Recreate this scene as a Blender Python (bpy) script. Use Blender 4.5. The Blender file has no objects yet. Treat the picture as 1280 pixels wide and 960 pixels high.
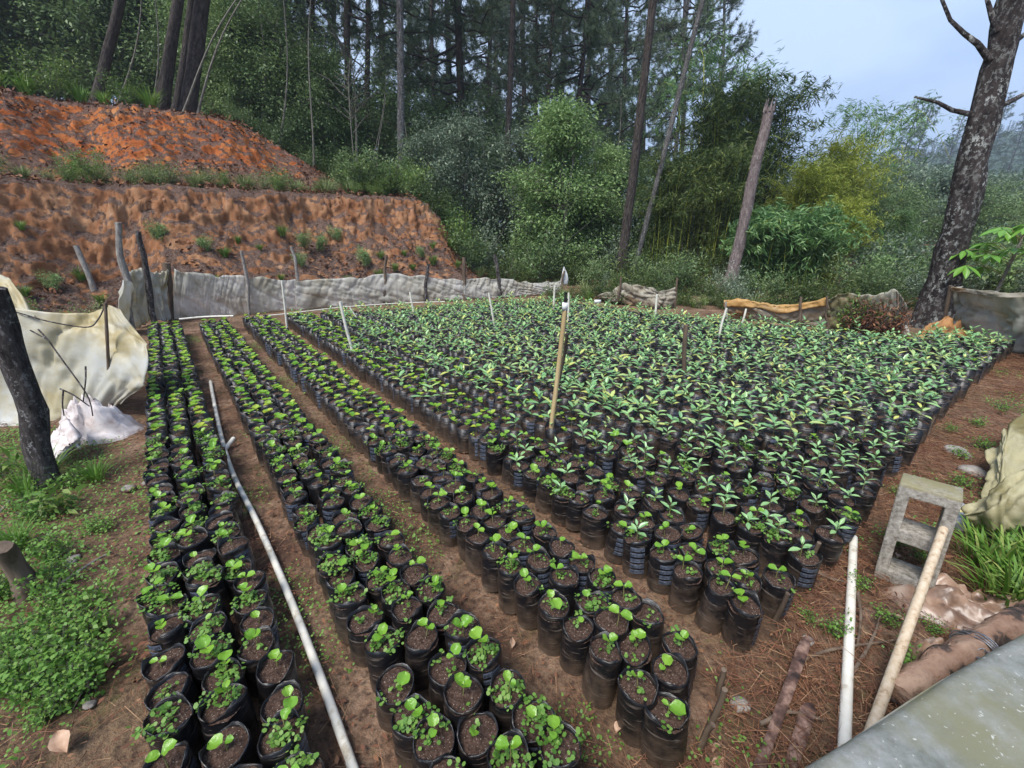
import bpy, math, random
import numpy as np
from mathutils import Vector, Matrix

random.seed(7); rng = np.random.default_rng(7)
SC = bpy.context.scene
COL = SC.collection

# ------------------------------------------------------------------ camera
CAM_H = 1.15; PITCH = math.radians(20.0); FPX = 537.0      # focal length in pixels of the 1280 wide photograph
cam = bpy.data.cameras.new('camera'); cam_o = bpy.data.objects.new('camera', cam); COL.objects.link(cam_o)
cam_o.location = (0, 0, CAM_H); cam_o.rotation_euler = (math.radians(90) - PITCH, 0, 0)
cam.sensor_width = 36; cam.lens = 36 * FPX / 1280; cam.clip_start = 0.02; cam.clip_end = 2000
SC.camera = cam_o

# ------------------------------------------------------------------ sky, sun, exposure
SUN_EL, SUN_AZ = math.radians(58), math.radians(215)        # azimuth clockwise from +Y (behind, left of the camera)
world = bpy.data.worlds.new('World'); SC.world = world; world.use_nodes = True
wn = world.node_tree.nodes; wl = world.node_tree.links
for n in list(wn): wn.remove(n)
w_out = wn.new('ShaderNodeOutputWorld'); w_bg = wn.new('ShaderNodeBackground')
w_sky = wn.new('ShaderNodeTexSky'); w_sky.sky_type = 'NISHITA'; w_sky.sun_disc = False
w_sky.sun_elevation = SUN_EL; w_sky.sun_rotation = SUN_AZ; w_sky.air_density = 1.0; w_sky.dust_density = 2.0
w_tc = wn.new('ShaderNodeTexCoord'); w_map = wn.new('ShaderNodeMapping'); w_map.inputs['Scale'].default_value = (1, 1, 1.8)
w_no = wn.new('ShaderNodeTexNoise'); w_no.inputs['Scale'].default_value = 1.7; w_no.inputs['Detail'].default_value = 5
w_no.inputs['Roughness'].default_value = 0.5
w_rp = wn.new('ShaderNodeValToRGB')
w_rp.color_ramp.elements[0].position = 0.40; w_rp.color_ramp.elements[0].color = (.52, .94, 1.9, 1)
w_rp.color_ramp.elements[1].position = 0.64; w_rp.color_ramp.elements[1].color = (1.75, 2.2, 2.95, 1)
w_mx = wn.new('ShaderNodeMix'); w_mx.data_type = 'RGBA'; w_mx.inputs[0].default_value = 0.9
wl.new(w_tc.outputs['Generated'], w_map.inputs[0]); wl.new(w_map.outputs[0], w_no.inputs['Vector'])
wl.new(w_no.outputs['Fac'], w_rp.inputs[0]); wl.new(w_sky.outputs[0], w_mx.inputs[6]); wl.new(w_rp.outputs[0], w_mx.inputs[7])
wl.new(w_mx.outputs[2], w_bg.inputs[0]); w_bg.inputs[1].default_value = 0.11
wl.new(w_bg.outputs[0], w_out.inputs[0])
sun = bpy.data.lights.new('sun', 'SUN'); sun.energy = 1.5; sun.angle = math.radians(26); sun.color = (1, 0.965, 0.91)
sun_o = bpy.data.objects.new('sun', sun); COL.objects.link(sun_o); sun_o.location = (0, -5, 30)
sdir = Vector((math.sin(SUN_AZ) * math.cos(SUN_EL), math.cos(SUN_AZ) * math.cos(SUN_EL), math.sin(SUN_EL)))
sun_o.rotation_euler = sdir.to_track_quat('Z', 'Y').to_euler()
vs = SC.view_settings; vs.view_transform = 'Standard'; vs.look = 'None'; vs.exposure = 1.95; vs.gamma = 1.0
vs.use_curve_mapping = False
SC.cycles.use_denoising = True
SC.cycles.max_bounces = 5; SC.cycles.transparent_max_bounces = 8; SC.cycles.transmission_bounces = 4
SC.cycles.volume_bounces = 0

# ------------------------------------------------------------------ pixels to places
CP, SP = math.cos(PITCH), math.sin(PITCH)
def ray(px, py):
    cx, cy = (px - 640) / FPX, (480 - py) / FPX
    return np.array([cx, CP + SP * cy, -SP + CP * cy])
def pt(px, py, t): return np.array([0, 0, CAM_H]) + t * ray(px, py)
def gnd(px, py, z=0.0):
    d = ray(px, py); return np.array([0, 0, CAM_H]) + d * ((z - CAM_H) / d[2])
def aty(px, py, y):
    d = ray(px, py); return np.array([0, 0, CAM_H]) + d * (y / d[1])
UX, UY = -0.62, 0.7846      # beds run along u, lie side by side along v
def uv2xy(u, v): return np.array([UX * u + UY * v, UY * u - UX * v])
def xy2uv(x, y): return UX * x + UY * y, UY * x - UX * y
def project(P):
    x, y, z = P[0], P[1], P[2] - CAM_H
    d = CP * y - SP * z
    return 640 + FPX * x / d, 480 - FPX * (SP * y + CP * z) / d, d

def sm(a, b, x):
    t = np.clip((np.asarray(x, float) - a) / (b - a), 0, 1); return t * t * (3 - 2 * t)
def hz(u, v):
    """height of the ground: flat nursery, a stepped earth cut behind it that runs out to one side, a wooded slope"""
    u = np.asarray(u, float); v = np.asarray(v, float)
    f1 = 1 - sm(4.1, 6.0, v + 0.35 * np.sin(u * 1.3)); f2 = 1 - sm(1.6, 4.6, v)
    wob = 0.16 * np.sin(v * 1.7 + .6 * np.sin(v * .7)) + 0.08 * np.sin(v * 4.1 + 1)
    p1 = np.interp(u + wob, [7.5, 8.25, 8.55, 8.95, 9.1, 14], [0, 0.50, 1.05, 1.76, 1.80, 1.86])
    p1b = np.interp(u + .6 * wob, [7.45, 8.0, 8.5, 8.75, 8.95, 9.1, 14], [0, 0.48, 0.98, 1.32, 1.74, 1.80, 1.86]); w = sm(-.9, .5, v); p1 = p1 * (1 - w) + p1b * w
    p2 = np.interp(u + 1.3 * wob, [9.8, 10.5, 11.1, 11.4, 12, 14], [0, 0.5, 1.12, 1.40, 1.46, 1.5])
    s = 0.10 * np.clip(u - 11.5, 0, 25) * (1 - 0.75 * sm(2, 9, v)) + 0.05 * np.clip(u - 8, 0, 30) * sm(4, 6, v) * (1 - sm(7, 12, v))
    return f1 * p1 + f2 * p2 + s
def ground_z(x, y):
    u, v = xy2uv(x, y); return float(hz(u, v)) if u > 7.3 else 0.0

# ------------------------------------------------------------------ noise for shapes
_g = rng.random((64, 64, 64)).astype(np.float32)
def vnoise(P):
    P = np.asarray(P, float); i = np.floor(P).astype(int); f = P - i; f = f * f * (3 - 2 * f)
    def g(a, b, c): return _g[(i[..., 0] + a) & 63, (i[..., 1] + b) & 63, (i[..., 2] + c) & 63]
    x, y, z = f[..., 0], f[..., 1], f[..., 2]
    c00 = g(0,0,0)*(1-x)+g(1,0,0)*x; c10 = g(0,1,0)*(1-x)+g(1,1,0)*x
    c01 = g(0,0,1)*(1-x)+g(1,0,1)*x; c11 = g(0,1,1)*(1-x)+g(1,1,1)*x
    return ((c00*(1-y)+c10*y)*(1-z)+(c01*(1-y)+c11*y)*z) * 2 - 1
def fbm(P, o=4):
    P = np.asarray(P, float); r = 0; a = 1.0
    for k in range(o): r = r + a * vnoise(P * 2**k + 17.3 * k); a *= 0.5
    return r

# ------------------------------------------------------------------ mesh building
class Geo:
    def __init__(s): s.V = []; s.F = []; s.n = 0
    def add(s, V, F, m=0):
        V = np.asarray(V, float).reshape(-1, 3); F = np.asarray(F, int)
        s.V.append(V); s.F.append((F + s.n, m)); s.n += len(V); return s
    def tube(s, pts, rad, n=8, m=0, cap=True, wob=0.0, seed=0):
        pts = np.asarray(pts, float); k = len(pts); rad = np.broadcast_to(np.asarray(rad, float), (k,))
        T = np.gradient(pts, axis=0); T /= np.linalg.norm(T, axis=1)[:, None] + 1e-9
        a = np.array([0, 0, 1.0]) if abs(T[0][2]) < 0.9 else np.array([1.0, 0, 0])
        A = np.cross(T[0], a); A /= np.linalg.norm(A); ring = []
        th = np.arange(n) * 2 * math.pi / n
        for i in range(k):
            A = A - T[i] * A.dot(T[i]); A /= np.linalg.norm(A) + 1e-9; B = np.cross(T[i], A)
            r = rad[i]
            if wob: r = r * (1 + wob * vnoise(np.stack([np.cos(th) * 1.6 + seed, np.sin(th) * 1.6, np.full(n, i * 0.7)], 1)))
            ring.append(pts[i] + (np.cos(th) * r)[:, None] * A + (np.sin(th) * r)[:, None] * B)
        V = np.concatenate(ring); i, j = np.meshgrid(np.arange(k - 1), np.arange(n), indexing='ij')
        F = np.stack([i*n+j, i*n+(j+1) % n, (i+1)*n+(j+1) % n, (i+1)*n+j], -1).reshape(-1, 4)
        base = s.n; s.add(V, F, m)
        if cap:
            s.add(np.vstack([ring[0], [pts[0]]]), [[(q+1) % n, q, n] for q in range(n)], m)
            s.add(np.vstack([ring[-1], [pts[-1]]]), [[q, (q+1) % n, n] for q in range(n)], m)
        return s
    def grid(s, P, m=0):
        a, b = P.shape[:2]; i, j = np.meshgrid(np.arange(a - 1), np.arange(b - 1), indexing='ij')
        F = np.stack([i*b+j, (i+1)*b+j, (i+1)*b+j+1, i*b+j+1], -1).reshape(-1, 4)
        return s.add(P.reshape(-1, 3), F, m)
    def box(s, c, size, M=None, m=0):
        q = np.array([[x, y, z] for x in (-.5, .5) for y in (-.5, .5) for z in (-.5, .5)]) * np.asarray(size)
        if M is not None: q = q @ np.asarray(M).T
        return s.add(q + np.asarray(c), [[0,1,3,2],[4,6,7,5],[0,4,5,1],[2,3,7,6],[0,2,6,4],[1,5,7,3]], m)
    def build(s, name, mats, parent=None, smooth=False):
        me = s.mesh(name, mats, smooth); return put(name, me, parent)
    def mesh(s, name, mats, smooth=False):
        me = bpy.data.meshes.new(name); V = np.concatenate(s.V)
        me.vertices.add(len(V)); me.vertices.foreach_set('co', V.astype(np.float32).ravel())
        loops = np.concatenate([f.ravel() for f, _ in s.F]).astype(np.int32)
        tot = np.concatenate([np.full(len(f), f.shape[1]) for f, _ in s.F]).astype(np.int32)
        mi = np.concatenate([np.full(len(f), m) for f, m in s.F]).astype(np.int32)
        st = np.concatenate([[0], np.cumsum(tot)[:-1]]).astype(np.int32)
        me.loops.add(len(loops)); me.loops.foreach_set('vertex_index', loops)
        me.polygons.add(len(tot)); me.polygons.foreach_set('loop_start', st); me.polygons.foreach_set('loop_total', tot)
        me.polygons.foreach_set('material_index', mi)
        if smooth: me.polygons.foreach_set('use_smooth', np.ones(len(tot), bool))
        for m in (mats if isinstance(mats, (list, tuple)) else [mats]): me.materials.append(m)
        me.update(calc_edges=True); me.validate(); return me
def put(name, me, parent=None, loc=None, rot=None, scale=None):
    o = bpy.data.objects.new(name, me); COL.objects.link(o)
    if parent is not None: o.parent = parent
    if loc is not None: o.location = loc
    if rot is not None: o.rotation_euler = rot
    if scale is not None: o.scale = (scale,) * 3 if np.isscalar(scale) else scale
    return o
def empty(name, loc=(0, 0, 0), rot=(0, 0, 0), scale=1.0):
    o = put(name, None, None, loc, rot, scale); o.empty_display_size = 0.05; return o
def tag(o, label, cat=None, group=None, kind=None):
    if label: o['label'] = label
    if cat: o['category'] = cat
    if group: o['group'] = group
    if kind: o['kind'] = kind
    return o
def unit(a): return a / (np.linalg.norm(a, axis=-1, keepdims=True) + 1e-9)
def rdir(n, up=0.0):
    d = rng.normal(size=(n, 3)); d[:, 2] += up; return unit(d)
def leaf_cards(g, P, D, L, W, m=0, fold=0.18, flat=0.6):
    """many small leaves, each a folded four sided blade"""
    n = len(P); L = np.broadcast_to(L, (n,))[:, None]; W = np.broadcast_to(W, (n,))[:, None]
    U = rng.normal(size=(n, 3)) * (1 - flat) + np.array([0, 0, flat * 1.6]); S = unit(np.cross(D, U)); N = np.cross(S, D)
    V = np.stack([P, P + D*L*0.45 + S*W*0.5 + N*W*fold, P + D*L - N*L*0.06, P + D*L*0.45 - S*W*0.5 + N*W*fold], 1)
    F = np.arange(n * 4).reshape(n, 4); g.add(V.reshape(-1, 3), F, m)
def needles(g, P, D, L, w, m=0):
    n = len(P); S = unit(np.cross(D, rng.normal(size=(n, 3)))) * w
    V = np.stack([P - S, P + S, P + D * np.broadcast_to(L, (n,))[:, None]], 1); g.add(V.reshape(-1, 3), np.arange(n*3).reshape(n, 3), m)
def round_leaf(L, W, n=10, cup=0.15, wave=0.06, point=0.0, seed=0):
    """one leaf along +x from the origin, midrib creased, blade quilted"""
    r = np.random.default_rng(seed); xs = np.linspace(0, 1, n // 2 + 1); V = []; 
    for x in xs:
        w = ((math.sin(math.pi * min(1, x ** 1.05)) ** 1.1) if point > .3 else math.sqrt(max(0, 1 - (2 * x - 1) ** 2)) ** .8) * 0.5 * W
        for sgn in (-1, -0.5, 0, 0.5, 1):
            z = cup * W * (abs(sgn) ** 1.3) * (0.4 + math.sin(math.pi * x)) - 0.30 * L * (x ** 2) * 0.5 + (r.normal() * wave * W * 0.6 if sgn else -0.02 * W)
            V.append((x * L, sgn * w, z))
    P = np.array(V).reshape(len(xs), 5, 3); return P
def add_leaf(g, Pg, M, off, m=0):
    g.grid(Pg @ np.asarray(M).T + np.asarray(off), m)
def rot3(ax, a): return np.array(Matrix.Rotation(a, 3, ax))

# ------------------------------------------------------------------ materials
def nodes(name):
    m = bpy.data.materials.new(name); m.use_nodes = True; nt = m.node_tree
    for n in list(nt.nodes): nt.nodes.remove(n)
    return m, nt, nt.nodes, nt.links
def ramp(nt, stops, fac):
    r = nt.nodes.new('ShaderNodeValToRGB'); e = r.color_ramp.elements
    while len(e) < len(stops): e.new(0.5)
    for k, (p, c) in enumerate(stops): e[k].position = p; e[k].color = (*c, 1)
    nt.links.new(fac, r.inputs[0]); return r.outputs[0]
def tex(nt, scale, detail=4, rough=0.55, coord='Object', stretch=None, vor=False, dist=0.0):
    tc = nt.nodes.new('ShaderNodeTexCoord'); out = tc.outputs[coord]
    if stretch:
        mp = nt.nodes.new('ShaderNodeMapping'); mp.inputs['Scale'].default_value = stretch; nt.links.new(out, mp.inputs[0]); out = mp.outputs[0]
    t = nt.nodes.new('ShaderNodeTexVoronoi' if vor else 'ShaderNodeTexNoise'); t.inputs['Scale'].default_value = scale
    if not vor: t.inputs['Detail'].default_value = detail; t.inputs['Roughness'].default_value = rough; t.inputs['Distortion'].default_value = dist
    nt.links.new(out, t.inputs['Vector']); return t.outputs[0]
def mixc(nt, fac, a, b):
    x = nt.nodes.new('ShaderNodeMix'); x.data_type = 'RGBA'
    for k, s in ((0, fac), (6, a), (7, b)):
        if isinstance(s, (int, float)): x.inputs[k].default_value = s
        elif isinstance(s, tuple): x.inputs[k].default_value = (*s, 1)
        else: nt.links.new(s, x.inputs[k])
    return x.outputs[2]
def math_(nt, op, a, b=0.0):
    x = nt.nodes.new('ShaderNodeMath'); x.operation = op
    for k, s in ((0, a), (1, b)):
        if isinstance(s, (int, float)): x.inputs[k].default_value = s
        else: nt.links.new(s, x.inputs[k])
    return x.outputs[0]
def finish(nt, col, rough=0.8, bump=None, bs=0.4, bd=0.01, spec=0.3, transl=0.0, transp=0.0, metal=0.0):
    p = nt.nodes.new('ShaderNodeBsdfPrincipled'); o = nt.nodes.new('ShaderNodeOutputMaterial')
    if isinstance(col, tuple): p.inputs['Base Color'].default_value = (*col, 1)
    else: nt.links.new(col, p.inputs['Base Color'])
    if isinstance(rough, (int, float)): p.inputs['Roughness'].default_value = rough
    else: nt.links.new(rough, p.inputs['Roughness'])
    p.inputs['Specular IOR Level'].default_value = spec; p.inputs['Metallic'].default_value = metal
    if bump is not None:
        b = nt.nodes.new('ShaderNodeBump'); b.inputs['Strength'].default_value = bs; b.inputs['Distance'].default_value = bd
        nt.links.new(bump, b.inputs['Height']); nt.links.new(b.outputs[0], p.inputs['Normal'])
    out = p.outputs[0]
    if transl:
        t = nt.nodes.new('ShaderNodeBsdfTranslucent'); x = nt.nodes.new('ShaderNodeMixShader'); x.inputs[0].default_value = transl
        if isinstance(col, tuple): t.inputs[0].default_value = (*col, 1)
        else: nt.links.new(col, t.inputs[0])
        nt.links.new(out, x.inputs[1]); nt.links.new(t.outputs[0], x.inputs[2]); out = x.outputs[0]
    if transp != 0.0:
        t = nt.nodes.new('ShaderNodeBsdfTransparent'); x = nt.nodes.new('ShaderNodeMixShader')
        if isinstance(transp, float): x.inputs[0].default_value = transp
        else: nt.links.new(transp, x.inputs[0])
        nt.links.new(out, x.inputs[1]); nt.links.new(t.outputs[0], x.inputs[2]); out = x.outputs[0]
    nt.links.new(out, o.inputs[0])
def leafmat(name, stops, rough=0.45, transl=0.25, spec=0.35, quilt=0.0):
    m, nt, N, L = nodes(name); gi = N.new('ShaderNodeNewGeometry'); oi = N.new('ShaderNodeObjectInfo')
    f = math_(nt, 'ADD', math_(nt, 'MULTIPLY', gi.outputs['Random Per Island'], 0.75), math_(nt, 'MULTIPLY', oi.outputs['Random'], 0.25))
    c = ramp(nt, stops, f)
    b = tex(nt, quilt, 2) if quilt else None
    finish(nt, c, rough, bump=b, bs=0.5, bd=0.003, spec=spec, transl=transl); return m
def simple(name, stops, scale=20, rough=0.8, bs=0.4, bd=0.005, stretch=None, spec=0.3, detail=5, coord='Object', **k):
    m, nt, N, L = nodes(name); t = tex(nt, scale, detail, 0.6, coord, stretch)
    finish(nt, ramp(nt, stops, t), rough, bump=t, bs=bs, bd=bd, spec=spec, **k); return m

M = {}
M['leaf_round'] = leafmat('coffee_cotyledon', [(0, (.06, .19, .025)), (.35, (.14, .33, .03)), (.75, (.24, .43, .045)), (1, (.44, .50, .06))], .30, .3, .5, quilt=160)
M['leaf_true'] = leafmat('coffee_leaf', [(0, (.10, .26, .10)), (.4, (.21, .41, .17)), (.8, (.34, .52, .21)), (1, (.55, .56, .14))], .30, .22, .6)
M['clover'] = leafmat('clover_leaf', [(0, (.07, .17, .025)), (.6, (.15, .29, .05)), (1, (.25, .36, .09))], .5, .3)
M['weed'] = leafmat('weed_leaf', [(0, (.05, .12, .02)), (.6, (.13, .23, .045)), (1, (.28, .34, .10))], .5, .3)
M['grass'] = leafmat('grass_blade', [(0, (.07, .16, .02)), (.7, (.17, .32, .05)), (1, (.36, .38, .12))], .5, .3)
M['dry'] = leafmat('dry_litter', [(0, (.06, .03, .018)), (.5, (.16, .065, .035)), (.85, (.24, .12, .06)), (1, (.40, .26, .15))], .75, 0.0)
M['pine'] = leafmat('pine_needles', [(0, (.045, .075, .042)), (.6, (.095, .145, .078)), (1, (.20, .25, .13))], .5, .15)
M['broad'] = leafmat('broad_leaf', [(0, (.06, .105, .042)), (.5, (.13, .21, .078)), (1, (.27, .35, .14))], .42, .25)
M['broadlight'] = leafmat('broad_leaf_light', [(0, (.10, .18, .06)), (.55, (.22, .34, .12)), (1, (.36, .46, .20))], .45, .3)
M['grey_leaf'] = leafmat('grey_green_leaf', [(0, (.08, .13, .085)), (.55, (.17, .23, .15)), (1, (.30, .35, .24))], .42, .2)
M['bamboo_gold'] = leafmat('golden_bamboo_leaf', [(0, (.14, .19, .025)), (.5, (.36, .42, .06)), (1, (.60, .60, .13))], .5, .3)
M['bamboo'] = leafmat('green_bamboo_leaf', [(0, (.025, .05, .016)), (.55, (.075, .12, .034)), (.9, (.17, .22, .06)), (1, (.32, .36, .14))], .45, .28)
M['bamboo_pale'] = leafmat('pale_bamboo_leaf', [(0, (0.062, 0.150, 0.050)), (.5, (0.150, 0.288, 0.088)), (1, (0.325, 0.450, 0.225))], .4, .25)
M['pale_weed'] = leafmat('pale_weed_leaf', [(0, (.10, .15, .05)), (.5, (.20, .26, .09)), (1, (.36, .38, .18))], .6, .25)

def barkmat(name, dark, mid, light, lich=0.62, sc=22):
    m, nt, N, L = nodes(name)
    a = tex(nt, sc, 8, .72, 'Object', (1, 1, .30)); c = ramp(nt, [(.36, dark), (.56, mid), (.72, tuple(min(1, 1.9 * q) for q in mid))], a)
    l = tex(nt, sc * 1.5, 6, .75, 'Object', (1, 1, .75)); k = ramp(nt, [(lich, (0, 0, 0)), (lich + .05, (1, 1, 1))], l)
    l2 = tex(nt, sc * .35, 5, .7, 'Object', (1, 1, .6)); k2 = ramp(nt, [(.52, (0, 0, 0)), (.62, (1, 1, 1))], l2)
    k = math_(nt, 'MULTIPLY', k, math_(nt, 'ADD', math_(nt, 'MULTIPLY', k2, .8), .35))
    finish(nt, mixc(nt, k, c, light), .9, bump=a, bs=1.0, bd=.06, spec=.15); return m
M['bark_dark'] = barkmat('pine_bark_dark', (.022, .018, .017), (.085, .070, .062), (.26, .26, .24), .60)
M['bark_lichen'] = barkmat('lichen_bark', (.05, .045, .045), (.15, .14, .135), (.42, .43, .40), .52)
M['bark_big'] = barkmat('lichened_pine_bark', (.014, .012, .012), (.062, .050, .047), (.42, .43, .40), .52, 15)
M['bark_pink'] = barkmat('peeling_bark', (.13, .10, .095), (.25, .20, .19), (.42, .41, .38), .55)
M['bark_pale'] = barkmat('pale_stem_bark', (.13, .12, .10), (.27, .25, .21), (.42, .40, .36), .6, 30)
M['post_white'] = barkmat('weathered_pale_wood', (.24, .21, .19), (.44, .41, .37), (.62, .60, .57), .56, 40)
M['post_dark'] = barkmat('dark_mossy_wood', (.03, .025, .025), (.11, .095, .09), (.46, .45, .44), .545, 30)
M['post_brown'] = simple('brown_wood', [(.3, (.06, .042, .03)), (.7, (.19, .14, .10))], 30, .85, .6, .01, (1, 1, .08))
M['cane'] = simple('dry_cane', [(.3, (.32, .22, .10)), (.7, (.55, .42, .22))], 26, .55, .3, .004, (1, 1, .12))
M['pvc'] = simple('white_pvc', [(.30, (.42, .36, .27)), (.45, (.66, .62, .53)), (.8, (.76, .73, .66))], 30, .4, .1, .002, detail=6)
M['pvc_dirty'] = simple('stained_pvc', [(.30, (.22, .14, .08)), (.43, (.48, .37, .25)), (.7, (.60, .51, .39))], 60, .55, .2, .002, detail=7)
M['steel'] = simple('wire', [(.3, (.2, .2, .21)), (.7, (.4, .4, .42))], 60, .4, metal=.7)
M['white_plastic'] = simple('white_plastic', [(.3, (.62, .62, .60)), (.7, (.8, .8, .78))], 40, .4)
M['black_plastic'] = simple('black_plastic', [(.3, (.012, .012, .013)), (.7, (.03, .03, .03))], 40, .4)
M['plank'] = simple('rotten_red_plank', [(.36, (.028, .018, .016)), (.5, (.11, .060, .046)), (.64, (.27, .17, .13))], 24, .8, 1.0, .012, None, detail=9)
M['sack'] = simple('white_sack', [(.3, (.38, .30, .27)), (.55, (.66, .60, .58)), (.8, (.76, .72, .71))], 14, .75, .2, .003, transl=.1)
M['rustcloth'] = simple('rust_cloth', [(.3, (.10, .05, .025)), (.5, (.33, .16, .06)), (.8, (.45, .26, .12))], 10, .75, .3, .005)
M['tarp_brown'] = simple('brown_plastic', [(.36, (.12, .07, .045)), (.5, (.27, .17, .115)), (.66, (.42, .31, .235))], 9, .35, .3, .006, spec=.5)
def sheetmat(name, stops, sc, transp, transl=.35, dirt=(.16, .12, .06), dpos=.56):
    m, nt, N, L = nodes(name); a = tex(nt, sc, 8, .7); b = tex(nt, sc * .45, 6, .65, stretch=(1, 1, 1.6)); e = tex(nt, sc * 5, 6, .7)
    c = mixc(nt, ramp(nt, [(dpos - .03, (0, 0, 0)), (dpos + .10, (1, 1, 1))], b), ramp(nt, stops, a), dirt)
    c = mixc(nt, ramp(nt, [(.58, (0, 0, 0)), (.74, (.38, .38, .38))], e), c, tuple(q * .45 for q in dirt))
    tr = math_(nt, 'MULTIPLY', ramp(nt, [(.40, (0, 0, 0)), (.62, (1, 1, 1))], a), transp * 3.0)
    finish(nt, c, .42, bump=a, bs=.4, bd=.012, spec=.4, transl=transl, transp=tr); return m
M['sheet_yellow'] = sheetmat('yellowed_plastic', [(.36, (.56, .52, .38)), (.5, (.64, .63, .56)), (.66, (.68, .69, .68))], 2.2, .02, .35, (.52, .43, .22), .51)
M['sheet_grey'] = sheetmat('dirty_clear_plastic', [(.36, (.50, .46, .36)), (.48, (.66, .64, .56)), (.60, (.80, .79, .74))], 2.4, .13, .45, (.44, .37, .26), .56)
M['sheet_tan'] = sheetmat('tan_plastic', [(.3, (.34, .29, .20)), (.7, (.46, .43, .36))], 3.0, .06, .3, (.30, .17, .07), .52)
M['sheet_moss'] = sheetmat('mossy_plastic', [(.34, (.38, .36, .27)), (.5, (.52, .51, .44)), (.66, (.62, .61, .56))], 2.4, .02, .3, (.24, .21, .11), .52)
M['sheet_olive'] = sheetmat('olive_plastic', [(.3, (.38, .33, .17)), (.5, (.50, .45, .26)), (.75, (.55, .51, .35))], 5, .02, .3, (.24, .20, .075), .54)
def orange_top():
    m = sheetmat('orange_plastic', [(.3, (.50, .26, .07)), (.6, (.62, .40, .16)), (.8, (.6, .5, .33))], 4, .03, .3, (.25, .16, .07), .6); return m
M['sheet_orange'] = orange_top()
# concrete block
m, nt, N, L = nodes('concrete'); a = tex(nt, 55, 7, .75); b = tex(nt, 9, 4); gi = N.new('ShaderNodeNewGeometry'); sx = N.new('ShaderNodeSeparateXYZ'); L.new(gi.outputs['Normal'], sx.inputs[0])
c = ramp(nt, [(.34, (.12, .105, .085)), (.5, (.29, .265, .225)), (.66, (.44, .41, .36))], a)
tcz = N.new('ShaderNodeTexCoord'); sz_ = N.new('ShaderNodeSeparateXYZ'); L.new(tcz.outputs['Object'], sz_.inputs[0])
up = math_(nt, 'MULTIPLY', math_(nt, 'GREATER_THAN', sz_.outputs[2], .355), ramp(nt, [(.35, (.2, .2, .2)), (.6, (1, 1, 1))], b))
finish(nt, mixc(nt, up, c, (.26, .235, .13)), .95, bump=a, bs=.9, bd=.006, spec=.1); M['concrete'] = m
# algae grey sheet in the corner
m, nt, N, L = nodes('weathered_sheet'); a = tex(nt, 14, 9, .75); b = tex(nt, 5, 6, .65); s = tex(nt, 110, 4, .6)
c = mixc(nt, ramp(nt, [(.45, (0, 0, 0)), (.62, (1, 1, 1))], b), ramp(nt, [(.36, (.13, .135, .11)), (.5, (.21, .215, .195)), (.64, (.29, .295, .285))], a), (.17, .165, .10))
c = mixc(nt, ramp(nt, [(.64, (0, 0, 0)), (.70, (1, 1, 1))], s), c, (.44, .44, .40))
finish(nt, c, .5, bump=a, bs=.25, bd=.01, spec=.4); M['slab'] = m
# bag plastic: muddy low down, dusty scratches and painted crease highlights round it
m, nt, N, L = nodes('black_bag'); tc = N.new('ShaderNodeTexCoord'); sx = N.new('ShaderNodeSeparateXYZ'); L.new(tc.outputs['Object'], sx.inputs[0])
a = tex(nt, 26, 5, .6); st = tex(nt, 30, 4, .6, stretch=(.5, .5, 6)); oi = N.new('ShaderNodeObjectInfo')
dirt = math_(nt, 'ADD', math_(nt, 'MULTIPLY', a, .9), math_(nt, 'MULTIPLY', sx.outputs[2], -3.2))
dirt = math_(nt, 'ADD', dirt, math_(nt, 'MULTIPLY', oi.outputs['Random'], .16))
k = ramp(nt, [(.24, (0, 0, 0)), (.66, (.9, .9, .9))], dirt)
c = mixc(nt, k, (.0075, .0075, .009), (.10, .07, .05))
c = mixc(nt, ramp(nt, [(.585, (0, 0, 0)), (.66, (.8, .8, .8))], st), c, (.15, .125, .105))
finish(nt, c, .36, bump=st, bs=.55, bd=.004, spec=.5); M['bag'] = m
M['print'] = simple('bag_print_blue', [(.38, (.045, .055, .08)), (.62, (.14, .165, .22))], 60, .4, .1, .001)
# potting soil
m, nt, N, L = nodes('potting_soil'); a = tex(nt, 130, 6, .75); v = tex(nt, 190, vor=True); oi = N.new('ShaderNodeObjectInfo'); b = tex(nt, 300, 2, .5)
c = ramp(nt, [(.3, (.022, .014, .011)), (.52, (.075, .045, .034)), (.72, (.17, .115, .09))], a)
c = mixc(nt, ramp(nt, [(.66, (0, 0, 0)), (.70, (1, 1, 1))], b), c, (.42, .36, .30))
finish(nt, c, .95, bump=a, bs=1.0, bd=.006, spec=.1); M['soil'] = m
# nursery floor
m, nt, N, L = nodes('trodden_earth'); a = tex(nt, 3.2, 7, .65); b = tex(nt, 45, 6, .7); d = tex(nt, 1.1, 4, .6); e = tex(nt, 8, 6, .7)
c = ramp(nt, [(.38, (.075, .040, .027)), (.5, (.20, .112, .070)), (.62, (.34, .22, .15))], a)
c = mixc(nt, ramp(nt, [(.40, (0, 0, 0)), (.62, (.75, .75, .75))], d), c, (.22, .15, .085))
c = mixc(nt, ramp(nt, [(.56, (0, 0, 0)), (.68, (.8, .8, .8))], e), c, (.11, .105, .035))
c = mixc(nt, ramp(nt, [(.35, (.9, .9, .9)), (.55, (0, 0, 0))], b), c, (.06, .034, .024))
finish(nt, c, .85, bump=b, bs=1.0, bd=.02, spec=.25); M['earth'] = m
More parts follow.
